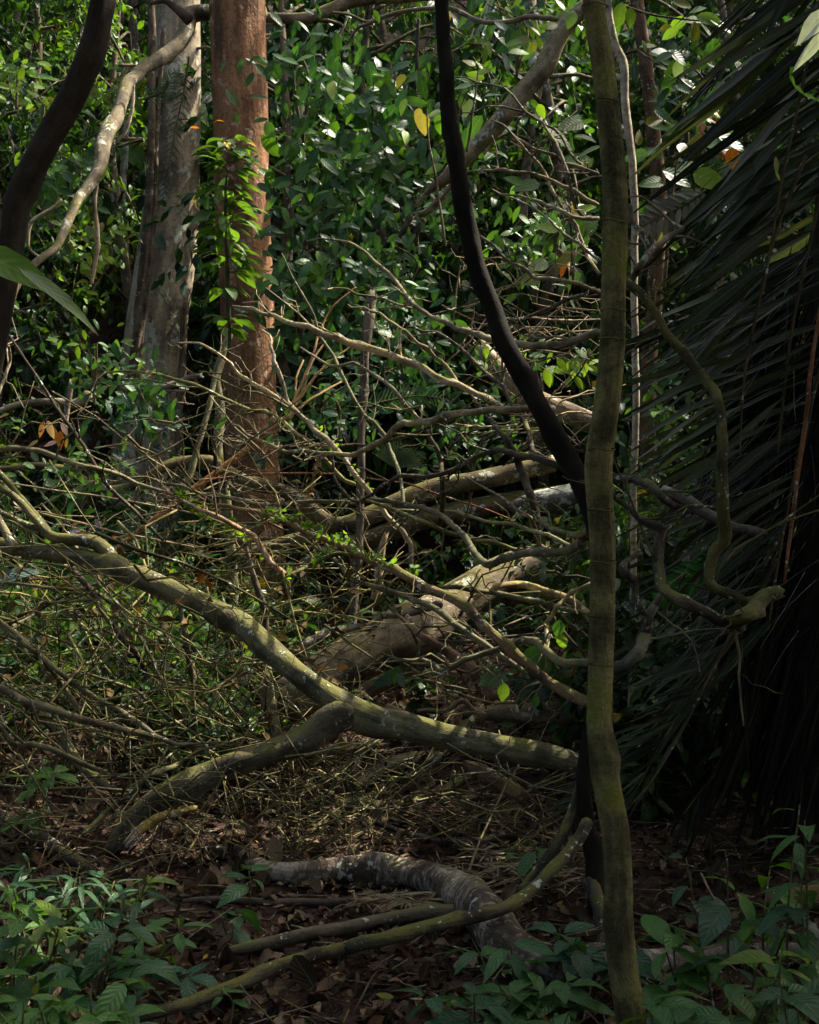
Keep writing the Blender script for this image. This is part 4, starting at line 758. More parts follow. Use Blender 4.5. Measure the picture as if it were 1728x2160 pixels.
B('black branch dropping from a fork right of centre', '994,833 1008,854 1032,880 1050,907 1069,926 1085,956 1094,977 1106,1009 1117,1037 1127,1074 1134,1102', [6, 8, 12, 14, 15, 15], [6.4, 6.0], (.05, .042, .028), side=[('1050,907 1040,918 1029,926 1018,935 1010,946', [8, 9, 5], [6.3])], nsp=3)
B('thin pale twig bending round to the beige log right of centre', '980,1005 992,1012 1029,1033 1050,1044 1069,1058 1092,1077 1120,1091 1127,1106 1136,1124 1138,1152 1159,1159', [3, 5, 6, 7, 7], [6.2], (.28, .23, .15), nsp=3)
B('short mossy branch forking at the slim tree above the deep bend', '1128,1085 1136,1096 1152,1108 1171,1120 1196,1127 1222,1129 1246,1114', [8, 11, 13, 14], [5.2, 4.5], (.19, .18, .09), 'mossy', nsp=2)
B('thin arched branch from the far left past the upright leaves of the black trunk top', '953,162 983,163 1008,174 1036,178 1064,186 1083,203 1097,222 1108,236 1131,250 1145,259 1157,280 1171,298 1180,319 1192,349 1201,377 1208,410 1215,438 1231,458', [2, 4, 5, 6, 7, 7], [7.5, 6.8], (.11, .09, .06), side=[('1008,174 985,195 972,225 968,238', [3, 2], [7.5])], nsp=5)
B('dark twig crossing the splintered leaning log', '971,238 997,238 1029,224 1062,225 1092,233 1108,237 1136,250 1152,264 1171,273 1185,289 1199,317 1215,336 1231,352', [2, 4, 5, 6], [7.4, 6.9], (.09, .075, .05), nsp=4)
B('dark branch below the splintered log ending at the slim tree', '1036,252 1062,264 1087,289 1110,303 1129,315 1150,322 1168,326 1192,345 1208,347 1231,356 1262,368', [3, 5, 6, 8], [7.3, 6.8], (.11, .09, .06), nsp=4)
B('pale straight-tipped branch reaching left to touch the black trunk', '975,366 997,361 1041,360 1052,356 1087,363 1120,365 1148,375 1171,384 1189,393 1212,400 1236,419 1262,433', [4, 6, 7, 8], [7.2, 6.8], (.2, .165, .11), nsp=4)
B('branch with two thin tips in front of the heart shaped leaves', '1039,400 1057,410 1094,412 1113,418 1136,424 1159,435 1185,444 1206,456 1231,461 1264,462', [3, 5, 7, 8], [7.1, 6.7], (.2, .17, .12), side=[('1057,410 1083,419 1110,431 1134,444 1159,463 1180,484 1196,500 1222,514 1240,530 1266,549', [4, 5, 7, 7], [7.1, 6.7])], nsp=4)
B('crooked branch falling steeply beside the slim tree top half', '1062,264 1073,275 1099,303 1115,324 1138,347 1150,366 1161,393 1175,417 1194,449 1215,475 1224,502 1240,540 1264,577', [3, 5, 6, 7, 7], [7.0, 6.8], (.24, .2, .13), nsp=5)
B('grey branch leaving the black trunk to the right at mid height', '1005,490 1013,498 1043,519 1059,540 1076,553 1106,565 1129,586 1161,588 1196,595 1222,600 1243,609 1266,616', [5, 6, 7, 8, 9], [6.8, 6.6], (.17, .145, .095), nsp=4)
B('dark branch rising from the black trunk towards the slim tree', '1075,677 1103,673 1134,659 1166,648 1196,632 1231,622 1266,612', [5, 7, 8], [6.9, 6.6], (.08, .07, .045), nsp=3)
B('thin straight pale twig low behind the slim tree', '1011,664 1041,670 1085,672 1122,670 1161,674 1208,676 1266,674', [2, 4, 4], [7.6], (.3, .24, .17), nsp=3)
B('thin wavy twig under the straight pale twig', '1103,690 1138,690 1171,692 1203,700 1262,695', [2, 3, 3], [7.6], (.28, .22, .15), nsp=3)

# right of the slim tree
B('mossy serpentine stem winding down through the palm fronds', '1316,588 1344,609 1371,640 1392,671 1406,700 1434,735 1458,763 1483,797 1507,829 1518,863 1521,909 1525,943 1521,978 1523,1030 1528,1083 1531,1110 1528,1142 1507,1166 1497,1194 1497,1229 1511,1243 1545,1257 1573,1272 1600,1270', [13, 15, 17, 18, 19, 18, 20, 22, 25, 22, 20, 18, 18], [3.95, 3.85], (.085, .078, .03), 'mossy', nsp=5, name='climbing_stem', knots=10)
B('thick mossy forked stub at the end of the winding stems', '1530,1322 1542,1316 1557,1306 1573,1298 1598,1272 1615,1256 1643,1248', [22, 26, 28, 30, 27], [3.85], (.10, .095, .035), 'mossy', nsp=1, name='climbing_stem')
B('dark winding stem dropping from the slim tree to the mossy fork', '1290,1042 1298,1051 1326,1072 1351,1097 1385,1110 1403,1120 1394,1138 1390,1187 1396,1236 1420,1257 1455,1277 1497,1298 1542,1319 1563,1326', [9, 12, 14, 20, 22, 22, 22, 20, 18], [3.95, 3.85], (.085, .07, .045), 'mossy', nsp=4, name='climbing_stem', knots=8)
B('dark stem leaving the slim tree above the lichened log', '1285,1004 1295,1008 1337,1011 1371,1023 1392,1048 1417,1065 1455,1074', [12, 15, 16, 15], [4.1], (.10, .09, .07), nsp=2, name='climbing_stem')
B('forked dark branch before the brown upright tree', '1441,483 1413,497 1378,525 1351,557 1337,584 1325,610', [10, 12, 13, 14], [4.0], (.16, .13, .08), side=[('1319,417 1351,414 1385,438 1417,470 1441,483', [3, 6, 8], [4.0]), ('1326,431 1333,466 1354,487 1371,526', [12, 10], [4.0]), ('1315,490 1328,512 1358,517', [6, 5], [4.0])], nsp=3)
B('kinked dark stem close behind the slim tree at waist height', '1355,1168 1325,1180 1312,1198 1323,1210 1337,1222 1337,1257 1350,1282 1362,1296', [6, 14, 15, 13, 10], [4.1], (.07, .06, .045), nsp=1, name='climbing_stem')
B('grey branch hanging down behind the slim tree base', '1398,1250 1385,1275 1371,1298 1362,1337 1351,1368 1316,1403 1290,1412', [14, 20, 22, 20], [4.1], (.13, .12, .085), nsp=2)
B('short thick mossy root stub left of the slim tree foot', '1222,1650 1226,1700 1236,1740 1248,1790 1258,1860', [8, 18, 24, 28, 30], [4.3], (.05, .045, .035), 'mossy', nsp=0, name='root')
for lab, s, w, d, c in (
    ('dark straight stick slanting across the upper left brush', '17,703 70,783 115,853 157,912 195,971 226,1023 257,1055 289,1083 313,1110 345,1140', [4, 7, 7, 6], [6.2, 5.9], (.055, .04, .03)),
    ('long branch arching in from the left edge over the log', '-20,946 0,946 35,945 77,950 111,960 139,972 167,983 199,988 225,993 255,1002 290,1020 340,1035 375,1050', [9, 10, 10, 8, 6], [6.1, 6.0], (.15, .135, .08)),
    ('branch looping through the lower left brush', '-20,1440 0,1448 45,1473 97,1493 157,1514 209,1528 278,1542 330,1553 376,1570 435,1573', [13, 15, 14, 10, 7], [4.9, 5.1], (.12, .105, .065)),
    ('long olive branch falling right through the lower left brush', '-20,1298 0,1310 60,1360 115,1410 157,1441 209,1476 254,1500 296,1528 330,1553 376,1570 430,1580', [8, 10, 10, 9, 6], [5.0, 5.2], (.14, .13, .07)),
    ('branch bowing low at the left edge above the plants', '-20,1520 0,1532 21,1563 40,1572 70,1570 115,1580 150,1598 191,1619 225,1630', [9, 10, 9], [4.7, 4.8], (.13, .12, .07)),
    ('mossy branch propped diagonally against the forked log', '175,1760 188,1747 223,1716 271,1678 313,1636 369,1615 417,1587 463,1560', [8, 11, 10, 7], [4.7, 5.1], (.13, .125, .06)),
    ('thin branch arching over the dry leaf pile at left', '150,1410 216,1431 285,1455 330,1493 376,1525 417,1556', [5, 7, 5], [5.5], (.16, .14, .08)),
    ('long thin branch bending down from the left edge behind the log', '-20,1222 0,1227 53,1234 93,1239 148,1243 192,1243 232,1269 267,1303 290,1336 308,1364 325,1400 350,1450', [5, 7, 7, 6], [6.2, 5.9], (.13, .13, .065)),
    ('thin branch rising right to meet the forked log', '23,1322 77,1292 139,1252 197,1234 262,1215', [5, 7, 5], [5.9], (.12, .11, .07)),
    ('dark crooked branch dropping below the forked log at left', '148,1185 151,1195 162,1211 179,1229 202,1259 220,1294 250,1336 285,1378 310,1420', [10, 12, 12, 10, 6], [5.9, 5.8], (.07, .055, .045)),
    ('olive branch at the left edge crossing the ferny plants', '-20,1305 0,1317 23,1336 58,1364 88,1387 130,1440 170,1500', [9, 10, 9], [5.2], (.13, .12, .065)),
    ('upright dark branch beneath the forked log at left centre', '378,1270 385,1310 392,1340 399,1387 410,1440 418,1500', [8, 10, 12, 12], [5.9], (.10, .085, .06)),
    ('straight dark stick behind the left arm of the log', '0,1636 140,1640 285,1636', [5, 6, 4], [5.0], (.11, .10, .055)),
    ('second straight dark stick lying level at left', '0,1657 100,1664 200,1662 290,1669', [7, 7, 5], [4.9], (.09, .085, .05)),
    ('vine looped across the grey tree trunk', '303,400 334,452 362,511 390,574 394,602 388,630 362,654 303,703 243,744 180,790', [5, 8, 8, 8, 8, 6], [12.6], (.17, .17, .09)),
    ('thin curved branch hanging at the left edge by the dark trunk', '18,730 22,760 10,800 -4,830 -20,850', [5, 7, 8], [6], (.2, .17, .11)),
    ('pale twig crossing high on the left by the yellow leaves', '-10,235 10,262 25,300 35,330', [4, 6, 3], [12], (.32, .26, .17)),
    ('thin bare branch in the top left foliage', '226,30 235,80 250,105 262,130', [4, 6, 4], [13], (.14, .11, .07)),
    ('long brown stick bridging the right edge of the fern clump', '0,1015 100,1032 200,1045 300,1062 420,1085 520,1110', [3, 4, 3], [6.4], (.25, .19, .12)),
    ('long straight tan stalk crossing behind the forked log', '30,1070 80,1082 150,1098 250,1124 350,1142 420,1156', [4, 5, 3], [6.6, 6.4], (.34, .27, .16)),
    ('thin orange stalk lying across the red trunk', '420,1012 500,1005 560,999 640,998 700,1000 720,1003', [3, 4, 3], [7.6], (.33, .16, .08)),
    ('thin red stalk slanting over the curved background log', '770,1008 860,1020 940,1048 1020,1072 1080,1096', [3, 4, 2], [7.8], (.24, .10, .06))):
    B(lab, s, w, d, c, nsp=5 if len(s) > 60 else 3, Ls=0.22)

# hanging strip of curled dead leaf on the centre branch
mb = MB(); c0 = P(668, 965, 6.8)
for i in range(22):
    q = c0+np.array([0.012*math.sin(i)+0.0003*i*i*-0.4, 0.01*rs.randn(), -0.0102*i]); leaves(mb, q[None], rdir(1, -1.2, -0.2), rup(1, 1.2), 0.045, 0.02, (.22, .15, .10), droop=.4, fold=.8, curl=1.5)
single('hanging_dead_leaf', mb, M['dry'], 'curled brown dead leaf strip hanging from the centre branches', 'dead leaf', origin=c0)

# ================================================================ fine brushwood
def brush():
    mb = MB()
    def sweep(n, box, dr, Lr, wpx, ang, col, curv=0.1):
        for i in range(n):
            u = box[0]+(box[1]-box[0])*rs.rand(); v = box[2]+(box[3]-box[2])*rs.rand(); d = dr[0]+(dr[1]-dr[0])*rs.rand()
            zg = CAMZ-0  # keep above ground
            a = math.radians(ang[0]+(ang[1]-ang[0])*rs.rand()); L = (Lr[0]+(Lr[1]-Lr[0])*rs.rand()**1.5)
            pa = P(u, v, d); dv = RT*math.cos(a)+UP*math.sin(a)+FW*0.5*rs.randn(); dv = unit(dv)
            sag = curv*L*(rs.rand()-0.35); n_ = 6; t = np.linspace(0, 1, n_)[:, None]
            pp = pa+dv*(t-0.5)*L+np.array([0, 0, 1.])*sag*(1-(2*t-1)**2)+0.012*L*rs.randn(n_, 3)
            g = ground(pp[:, 0], pp[:, 1])+0.01; pp[:, 2] = np.maximum(pp[:, 2], g)
            w = wpx*(0.5+0.6*rs.rand()+0.9*rs.rand()**4)*d/F/2; c = np.array(col)*(0.35+1.3*rs.rand()**1.5)*np.array([1, 1, 1])+0.02*rs.rand(3)*np.array([1, .8, .3])
            if rs.rand() < 0.55:
                zig(mb, pp[0], dv, L, w, c, 1 if w > .0025 else 0); continue
            tube(mb, pp, np.linspace(w, w*0.45, n_), sides=5, col=c, wob=0.15, bend=.4, step=L/6)
            for s in range(rs.randint(0, 4)):
                k = rs.randint(1, n_-1); zig(mb, pp[k], dv*0.9+0.8*rs.randn(3), L*0.35*rs.rand()+.03, w*.6, c, 0)
    OLC = (.15, .135, .058); BRC = (.15, .11, .07); TNC = (.3, .23, .12)
    sweep(120, (-80, 560, 1180, 1660), (5.0, 6.6), (0.3, 1.3), 5.0, (-62, 25), OLC, .16)
    sweep(60, (-80, 500, 1180, 1660), (5.0, 6.6), (0.3, 0.9), 4.0, (30, 150), OLC, .2)
    sweep(60, (350, 860, 1120, 1330), (5.6, 7.0), (0.25, 0.8), 4.0, (-30, 65), (.20, .18, .07), .2)
    sweep(60, (380, 760, 1330, 1560), (5.2, 6.2), (0.2, 0.6), 4.0, (-80, 80), (.20, .18, .08), .3)
    sweep(34, (-60, 640, 880, 1160), (6.0, 7.4), (0.3, 1.0), 3.6, (-50, 40), (.17, .14, .08), .2)
    sweep(14, (560, 1240, 900, 1240), (5.8, 7.4), (0.15, 0.4), 4.0, (-55, 60), (.11, .09, .055), .2)
    sweep(34, (900, 1240, 1240, 1480), (5.4, 6.6), (0.15, 0.6), 5.0, (-60, 40), (.14, .12, .075), .3)
    sweep(95, (600, 1220, 1590, 1800), (4.7, 5.6), (0.2, 0.8), 4.2, (-30, 40), (.15, .14, .065), -.35)
    sweep(60, (430, 760, 1600, 1850), (4.7, 5.2), (0.15, 0.5), 4.5, (-80, 80), (.15, .13, .06), .2)
    sweep(46, (1000, 1260, 560, 960), (7.4, 8.6), (0.3, 0.9), 4.0, (-30, 50), (.30, .23, .14), .2)
    sweep(24, (330, 640, 760, 1150), (7.0, 8.0), (0.15, 0.6), 4.0, (-80, 80), (.15, .12, .07), .2)
    sweep(40, (-40, 420, 1650, 1830), (4.4, 4.8), (0.2, 0.6), 4.0, (-50, 60), (.14, .12, .06), .2)
    n = 260; u = -40+900*rs.rand(n); v = 1150+480*rs.rand(n); X = np.array([P(a, b, 5.2+1.5*rs.rand()) for a, b in zip(u, v)]); L = 0.04+0.06*rs.rand(n)
    dl = MB(); leaves(dl, X, rdir(n, -1.4, 0.1), rup(n, 1.2), L, L*(0.3+.3*rs.rand(n)), np.array([[.10, .07, .045]])*(0.3+rs.rand(n, 1)), droop=rs.randn(n)*.4, fold=rs.rand(n), curl=2.0, lod=1)
    single('caught_dead_leaves', dl, M['dry'], 'curled brown leaves caught in the twig tangle', 'dead leaves', kind='stuff')
    single('brushwood', mb, M['bark'], 'tangle of fine dead twigs and stalks heaped round the fallen logs', 'brushwood', kind='stuff')
brush()

# ================================================================ palm with hanging fronds on the right
PALM = np.array([[.020, .027, .012], [.030, .038, .018], [.013, .018, .010], [.060, .068, .034], [.042, .044, .026]])*0.75
def frond(o, lo, rach, w, ds, n, Lpx, ang, spread=0.35, Wm=0.042, pal=PALM, droop=0.12, mat='palm', both=True, label=None, jit=6):
    n = int(n*0.42); sp = pts(rach); p, r = px(sp, w, ds); mb = MB(); P1, R1 = tube(mb, p, r, col=(.07, .055, .025), wob=0.05, rough=0.05); rc = part('frond', mb, M['bark'], o, lo, label)
    mb = MB(); s = np.linspace(0, 1, len(P1)); t = np.sort(rs.rand(n)); dd = wts(n, ds)
    base = np.stack([np.interp(t, s, P1[:, k]) for k in range(3)], 1)
    a = np.radians(np.interp(t, np.linspace(0, 1, len(ang)), ang)+jit*0.7*rs.randn(n)); L = np.interp(t, np.linspace(0, 1, len(Lpx)), Lpx)*dd/F*(0.75+0.4*rs.rand(n))
    sd = np.where(np.arange(n) % 2, 1, -1) if both else np.ones(n)
    dep = spread*sd+0.12*rs.randn(n)
    d = -RT*np.cos(a)[:, None]-UP*np.sin(a)[:, None]-FW*dep[:, None]
    nr = unit(UP*0.8-FW*0.5*sd[:, None]+0.35*rs.randn(n, 3))
    leaves(mb, base, d, nr, L, Wm*(0.6+0.6*rs.rand(n)), greens(n, pal, 0.3), droop=droop*(0.3+1.2*rs.rand(n)), fold=0.3, shape='lance', curl=0.3)
    f = link('leaflets', mb.mesh('leaflets', M[mat], lo), rc)
    return rc
plo = P(1730, 1500, 5.3); plo[2] = float(ground(plo[0], plo[1]))
palm = thing('palm_tree', 'dark palm at the right edge with long drooping fronds hiding its trunk', 'palm', plo)
mb = MB(); tp = np.array([[plo[0]+.05, plo[1], plo[2]-.2], [plo[0], plo[1], plo[2]+.8], [plo[0]+.04, plo[1], plo[2]+1.9], [plo[0]+.12, plo[1], plo[2]+3.6]]); tube(mb, tp, [.17, .15, .14, .14], sides=20, col=(.03, .024, .018), rough=.12, knots=8); part('trunk', mb, M['dark'], palm, plo)
frond(palm, plo, '1800,-320 1745,-60 1700,150 1650,380 1610,620', [12, 8, 5], [4.3, 4.1], 90, [430, 470, 430, 300], [42, 38, 36, 42])
frond(palm, plo, '1880,-200 1800,150 1730,420 1670,700 1640,960', [12, 8, 5], [4.8, 4.5], 100, [430, 480, 440, 300], [38, 32, 28, 30])
frond(palm, plo, '1900,200 1800,520 1720,820 1660,1080 1620,1330', [12, 8, 5], [5.0, 4.7], 110, [400, 430, 400, 240], [30, 24, 26, 40])
frond(palm, plo, '1900,0 1830,300 1770,640 1740,900 1720,1200', [12, 8, 5], [5.4, 5.2], 90, [480, 520, 500, 380], [36, 30, 26, 34])
frond(palm, plo, '1700,-260 1640,-80 1590,40 1540,120 1500,190', [10, 7, 4], [5.6, 5.3], 60, [160, 190, 150, 90], [40, 36, 34, 50], Wm=.018)
frond(palm, plo, '1800,700 1700,1000 1610,1200 1540,1340 1480,1480', [11, 8, 4], [5.2, 4.9], 90, [330, 320, 280, 200], [24, 22, 30, 52])
frond(palm, plo, '1640,1180 1560,1330 1470,1450 1400,1560 1325,1700', [9, 6, 3], [4.6, 4.35], 110, [170, 160, 140, 90], [14, 14, 20, 48], Wm=.016, both=False, spread=.1)
frond(palm, plo, '1560,1300 1500,1420 1440,1540 1380,1640 1330,1700', [7, 5, 2], [4.5, 4.3], 40, [190, 200, 170, 100], [48, 50, 52, 55], Wm=.012, both=False, spread=.05)
frond(palm, plo, '1420,1480 1360,1560 1300,1620 1220,1690 1150,1730', [6, 4, 2], [4.9, 4.7], 60, [150, 150, 120, 70], [14, 12, 16, 20], Wm=.016, both=False, spread=.1)
frond(palm, plo, '1560,900 1500,1080 1430,1240 1370,1360 1320,1440', [8, 5, 3], [5.5, 5.3], 70, [240, 230, 180, 110], [24, 20, 24, 34], Wm=.022)
frond(palm, plo, '1700,1150 1640,1350 1570,1520 1500,1640 1440,1720', [8, 5, 3], [5.4, 5.2], 60, [220, 200, 160, 100], [44, 50, 56, 66], Wm=.02, pal=PALM*0.5)  # dimmed palette: shade inside the palm put into the leaflet colour
frond(palm, plo, '1560,640 1500,660 1440,690 1380,720', [7, 5, 3], [5.0, 4.9], 44, [230, 210, 170, 120], [22, 18, 16, 16], Wm=.024, both=True, pal=PALM*1.3)  # brighter palette: light on the left leaflets put into their colour
frond(palm, plo, '1700,330 1640,480 1600,640 1570,800 1560,960', [9, 7, 4], [4.25, 4.15], 90, [270, 310, 310, 260], [34, 26, 20, 22], pal=PALM*1.9, Wm=.036)  # lit frond: lighter leaflet palette stands in for light falling on it
# bent leaflet tip at the upper right, sunlight put into its near-white colour
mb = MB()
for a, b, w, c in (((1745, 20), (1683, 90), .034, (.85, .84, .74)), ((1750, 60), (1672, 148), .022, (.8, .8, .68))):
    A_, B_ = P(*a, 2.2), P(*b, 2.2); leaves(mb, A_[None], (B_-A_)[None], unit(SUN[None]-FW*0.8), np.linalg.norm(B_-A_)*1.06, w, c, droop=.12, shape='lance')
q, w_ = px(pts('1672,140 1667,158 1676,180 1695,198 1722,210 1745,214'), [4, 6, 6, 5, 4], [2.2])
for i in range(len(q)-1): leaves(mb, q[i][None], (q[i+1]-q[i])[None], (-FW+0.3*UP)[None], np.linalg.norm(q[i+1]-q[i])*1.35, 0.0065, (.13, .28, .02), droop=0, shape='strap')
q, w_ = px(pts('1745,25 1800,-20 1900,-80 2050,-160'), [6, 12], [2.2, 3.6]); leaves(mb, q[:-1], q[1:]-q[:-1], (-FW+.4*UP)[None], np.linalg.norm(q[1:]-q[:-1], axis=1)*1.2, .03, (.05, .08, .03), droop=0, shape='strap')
single('palm_leaf', mb, M['palm'], 'bent leaf tip coloured white as if sunlit with a green curled end at the upper right edge', 'leaf', origin=P(1745, 20, 2.2))
mb = MB(); c0 = P(1636, 330, 3.4); leaves(mb, np.array([c0, c0-UP*.04]), np.array([-UP+.1*RT, -UP+.5*RT]), -FW, [.05, .03], [.014, .008], np.array([[.2, .2, .14], [.25, .35, .04]]), droop=.1)
single('hanging_leaf', mb, M['soft_leaf'], 'small dry leaf with a lime tip dangling before the palm', 'leaf', origin=c0)
# pale fibres hanging off the palm
mb = MB()
for i in range(150):
    u = 1440+300*rs.rand(); v = 520+820*rs.rand(); a = math.radians(rs.choice([38+9*rs.randn(), 62+6*rs.randn(), 88+3*rs.randn()], p=[.75, .2, .05])); L = (60+170*rs.rand()); d = 4.0+0.5*rs.rand()
    A_ = P(u, v, d); B_ = P(u-L*math.cos(a), v+L*math.sin(a), d+0.1*rs.randn()); tube(mb, [A_, (A_+B_)/2+.008*rs.randn(3), B_], [.0009, .0008, .0006], sides=3, col=np.array([.22, .22, .23])*(0.3+0.8*rs.rand()**2), step=.1, wob=0)
part('fibres', mb, M['bark'], palm, plo, 'thin silvery fibres hanging from the fronds')
mb = MB(); p_, r_ = px(pts('1732,640 1716,740 1706,830 1694,930 1680,1030 1668,1120 1655,1230'), [7, 10, 11, 9, 6], [4.5, 4.3]); tube(mb, p_, r_, col=(.20, .09, .04)); part('leaf_stalk', mb, M['bark'], palm, plo, 'reddish brown dead leaf stalk')
mb = MB(); n = 420; u = 1560+260*rs.rand(n); v = 500+1050*rs.rand(n); dd = 5.0+0.5*rs.rand(n)
X = np.array([P(a, b, c) for a, b, c in zip(u, v, dd)]); leaves(mb, X, unit(-UP*1.0-RT*(0.15+0.3*rs.rand(n, 1))+.1*rs.randn(n, 3)), unit(-FW+0.5*rs.randn(n, 3)), 0.4+0.4*rs.rand(n), 0.03, np.array([.010, .008, .006])*(0.5+rs.rand(n, 1)), droop=.05, shape='strap', lod=1)  # near-black colour puts the deep shade here into the leaflets
part('dead_skirt', mb, M['dry'], palm, plo, 'skirt of dead leaflets round the trunk, near black to carry the shade')

# ================================================================ broad leaves that stand out one by one
def leafset(label, items, d, pal=None, mat='leaf', shape='oval', cat='plant', name='sapling', stem=None, base=None, wr=0.6):
    """items: u, v, angle of the leaf axis in the picture (0 right, 90 up), length px, colour index"""
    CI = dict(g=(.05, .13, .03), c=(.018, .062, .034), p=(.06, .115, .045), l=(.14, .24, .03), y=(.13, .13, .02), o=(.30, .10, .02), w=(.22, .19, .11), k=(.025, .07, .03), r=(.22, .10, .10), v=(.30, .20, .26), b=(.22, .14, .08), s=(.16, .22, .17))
    p0 = P(items[0][0], items[0][1], d); z = base if base is not None else None
    lo = p0.copy(); o = thing(name, label, cat, lo); mb = MB()
    for u, v, a, L, ci in items:
        dd = d+0.15*rs.randn(); c = P(u, v, dd); a = math.radians(a); Lm = L*dd/F
        dr = RT*math.cos(a)+UP*math.sin(a)+FW*0.3*rs.randn(); nr = unit(UP*0.55-FW*0.85+0.25*rs.randn(3))
        leaves(mb, (c-unit(dr)*Lm*0.5)[None], dr[None], nr[None], Lm*1.08, Lm*wr*(0.85+.3*rs.rand()), np.array(CI[ci])*(0.8+0.4*rs.rand()), droop=.12, fold=.18, shape=shape)
    part('foliage', mb, M[mat], o, lo)
    if stem:
        mb = MB()
        for s, w in stem: p_, r_ = px(pts(s), w, [d]); tube(mb, p_, r_, col=(.10, .085, .045))
        part('stem', mb, M['bark'], o, lo)
    return o
leafset('heart leaved sapling with pale leaves left of the black trunk', [(916, 357, 200, 42, 'p'), (915, 240, 190, 34, 's'), (893, 262, 280, 46, 'w'), (882, 245, 260, 34, 'w'), (850, 225, 250, 36, 'p'), (845, 170, 240, 34, 'y'), (930, 260, 270, 50, 'g'), (856, 290, 280, 34, 'l'), (735, 210, 200, 34, 'l'), (700, 190, 270, 40, 's')], 9.2, stem=[('900,230 905,300 920,380 940,520', [3, 6])], shape='heart')
leafset('large leaved sapling between the black trunk and splintered log', [(975, 182, 180, 42, 'p'), (978, 205, 250, 44, 'p'), (1003, 160, 160, 40, 'l'), (985, 225, 260, 40, 's'), (1022, 150, 20, 30, 'l'), (1000, 200, 330, 40, 'p'), (1040, 200, 10, 36, 'p'), (985, 290, 250, 52, 'g'), (1000, 270, 235, 60, 'g'), (965, 275, 280, 40, 'g'), (990, 132, 150, 30, 'y'), (1012, 138, 120, 24, 'y'), (1142, 235, 300, 34, 'l')], 9.0, stem=[('1010,140 1000,220 985,320', [3, 6])], shape='heart')
leafset('sapling with broad serrated pale leaves beside the slim green tree', [(1110, 392, 190, 60, 'p'), (1085, 380, 160, 40, 'g'), (1180, 290, 330, 80, 'p'), (1205, 262, 200, 66, 'p'), (1235, 290, 340, 50, 'p'), (1243, 318, 200, 60, 'p'), (1228, 345, 200, 50, 'l'), (1215, 335, 170, 60, 'g'), (1180, 430, 170, 44, 'g'), (1155, 480, 160, 50, 'l'), (1235, 440, 20, 50, 'l'), (1245, 475, 260, 60, 'g'), (1225, 480, 270, 50, 'g'), (1195, 545, 215, 56, 'y'), (1188, 565, 250, 40, 'o'), (1135, 560, 200, 50, 's'), (1120, 590, 190, 46, 's')], 8.2, stem=[('1180,300 1200,420 1210,600', [3, 7])], shape='heart')
leafset('leafy sapling right of the slim tree with orange and withered leaves', [(1340, 330, 180, 56, 'p'), (1365, 320, 20, 50, 'p'), (1348, 290, 80, 36, 'y'), (1375, 385, 190, 60, 'p'), (1430, 375, 340, 70, 'p'), (1455, 350, 20, 60, 'p'), (1500, 380, 340, 80, 'l'), (1520, 300, 20, 60, 'p'), (1545, 300, 330, 70, 'p'), (1455, 262, 200, 50, 'w'), (1500, 255, 150, 40, 'w'), (1492, 245, 120, 34, 'b'), (1520, 262, 330, 34, 'o'), (1505, 235, 340, 40, 'o'), (1480, 270, 260, 34, 'o'), (1545, 335, 280, 46, 'o'), (1530, 325, 200, 40, 'o'), (1440, 310, 60, 40, 'y'), (1470, 295, 200, 44, 'y'), (1395, 310, 200, 40, 'g'), (1350, 440, 190, 50, 'g'), (1445, 415, 200, 50, 'l'), (1400, 500, 210, 40, 'y'), (1425, 520, 330, 40, 'l'), (1380, 255, 20, 40, 'y')], 7.6, stem=[('1440,280 1420,400 1400,620', [3, 7])], shape='heart')
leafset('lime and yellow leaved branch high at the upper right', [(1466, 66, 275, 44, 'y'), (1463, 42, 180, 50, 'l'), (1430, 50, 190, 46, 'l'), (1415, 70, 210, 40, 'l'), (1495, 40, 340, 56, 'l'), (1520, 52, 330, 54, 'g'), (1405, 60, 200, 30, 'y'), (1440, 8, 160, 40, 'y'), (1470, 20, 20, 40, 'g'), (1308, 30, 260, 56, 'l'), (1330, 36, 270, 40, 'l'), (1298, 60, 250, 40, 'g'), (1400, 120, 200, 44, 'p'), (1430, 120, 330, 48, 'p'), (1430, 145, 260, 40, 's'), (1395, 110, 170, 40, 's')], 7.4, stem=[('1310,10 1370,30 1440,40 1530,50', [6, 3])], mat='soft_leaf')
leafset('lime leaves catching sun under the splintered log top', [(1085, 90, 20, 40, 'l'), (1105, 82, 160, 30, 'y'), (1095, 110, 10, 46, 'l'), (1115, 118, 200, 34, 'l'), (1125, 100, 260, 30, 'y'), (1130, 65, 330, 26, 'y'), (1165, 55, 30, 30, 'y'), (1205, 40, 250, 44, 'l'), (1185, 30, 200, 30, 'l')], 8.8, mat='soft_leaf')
leafset('drooping lilac and red brown leaves on the left by the pale log', [(88, 905, 250, 36, 'r'), (106, 905, 290, 40, 'v'), (118, 920, 285, 44, 'r'), (127, 928, 270, 40, 'o'), (136, 905, 300, 30, 'v'), (108, 935, 200, 30, 'v'), (6, 878, 200, 30, 'r'), (70, 935, 210, 26, 'w'), (140, 935, 250, 24, 'b')], 7.0, wr=.4)
leafset('small lilac and orange leaves among the twigs above the forked log', [(152, 1124, 195, 34, 'v'), (172, 1124, 20, 16, 'o'), (206, 1103, 300, 22, 'v'), (222, 1098, 280, 16, 'r'), (195, 1112, 200, 20, 'v'), (238, 1135, 200, 20, 'o'), (158, 1106, 200, 18, 'r')], 6.6, wr=.45)
leafset('bright orange dead leaf caught by the forked log', [(424, 1219, 262, 30, 'o'), (440, 1232, 300, 24, 'o')], 5.7, mat='dry', cat='leaf', name='dead_leaf', wr=.5)
leafset('yellow leaf below the forked log at centre left', [(450, 1296, 20, 26, 'y'), (516, 1360, 290, 20, 'y'), (522, 1375, 270, 16, 'l')], 5.5, cat='leaf', name='fallen_leaf')
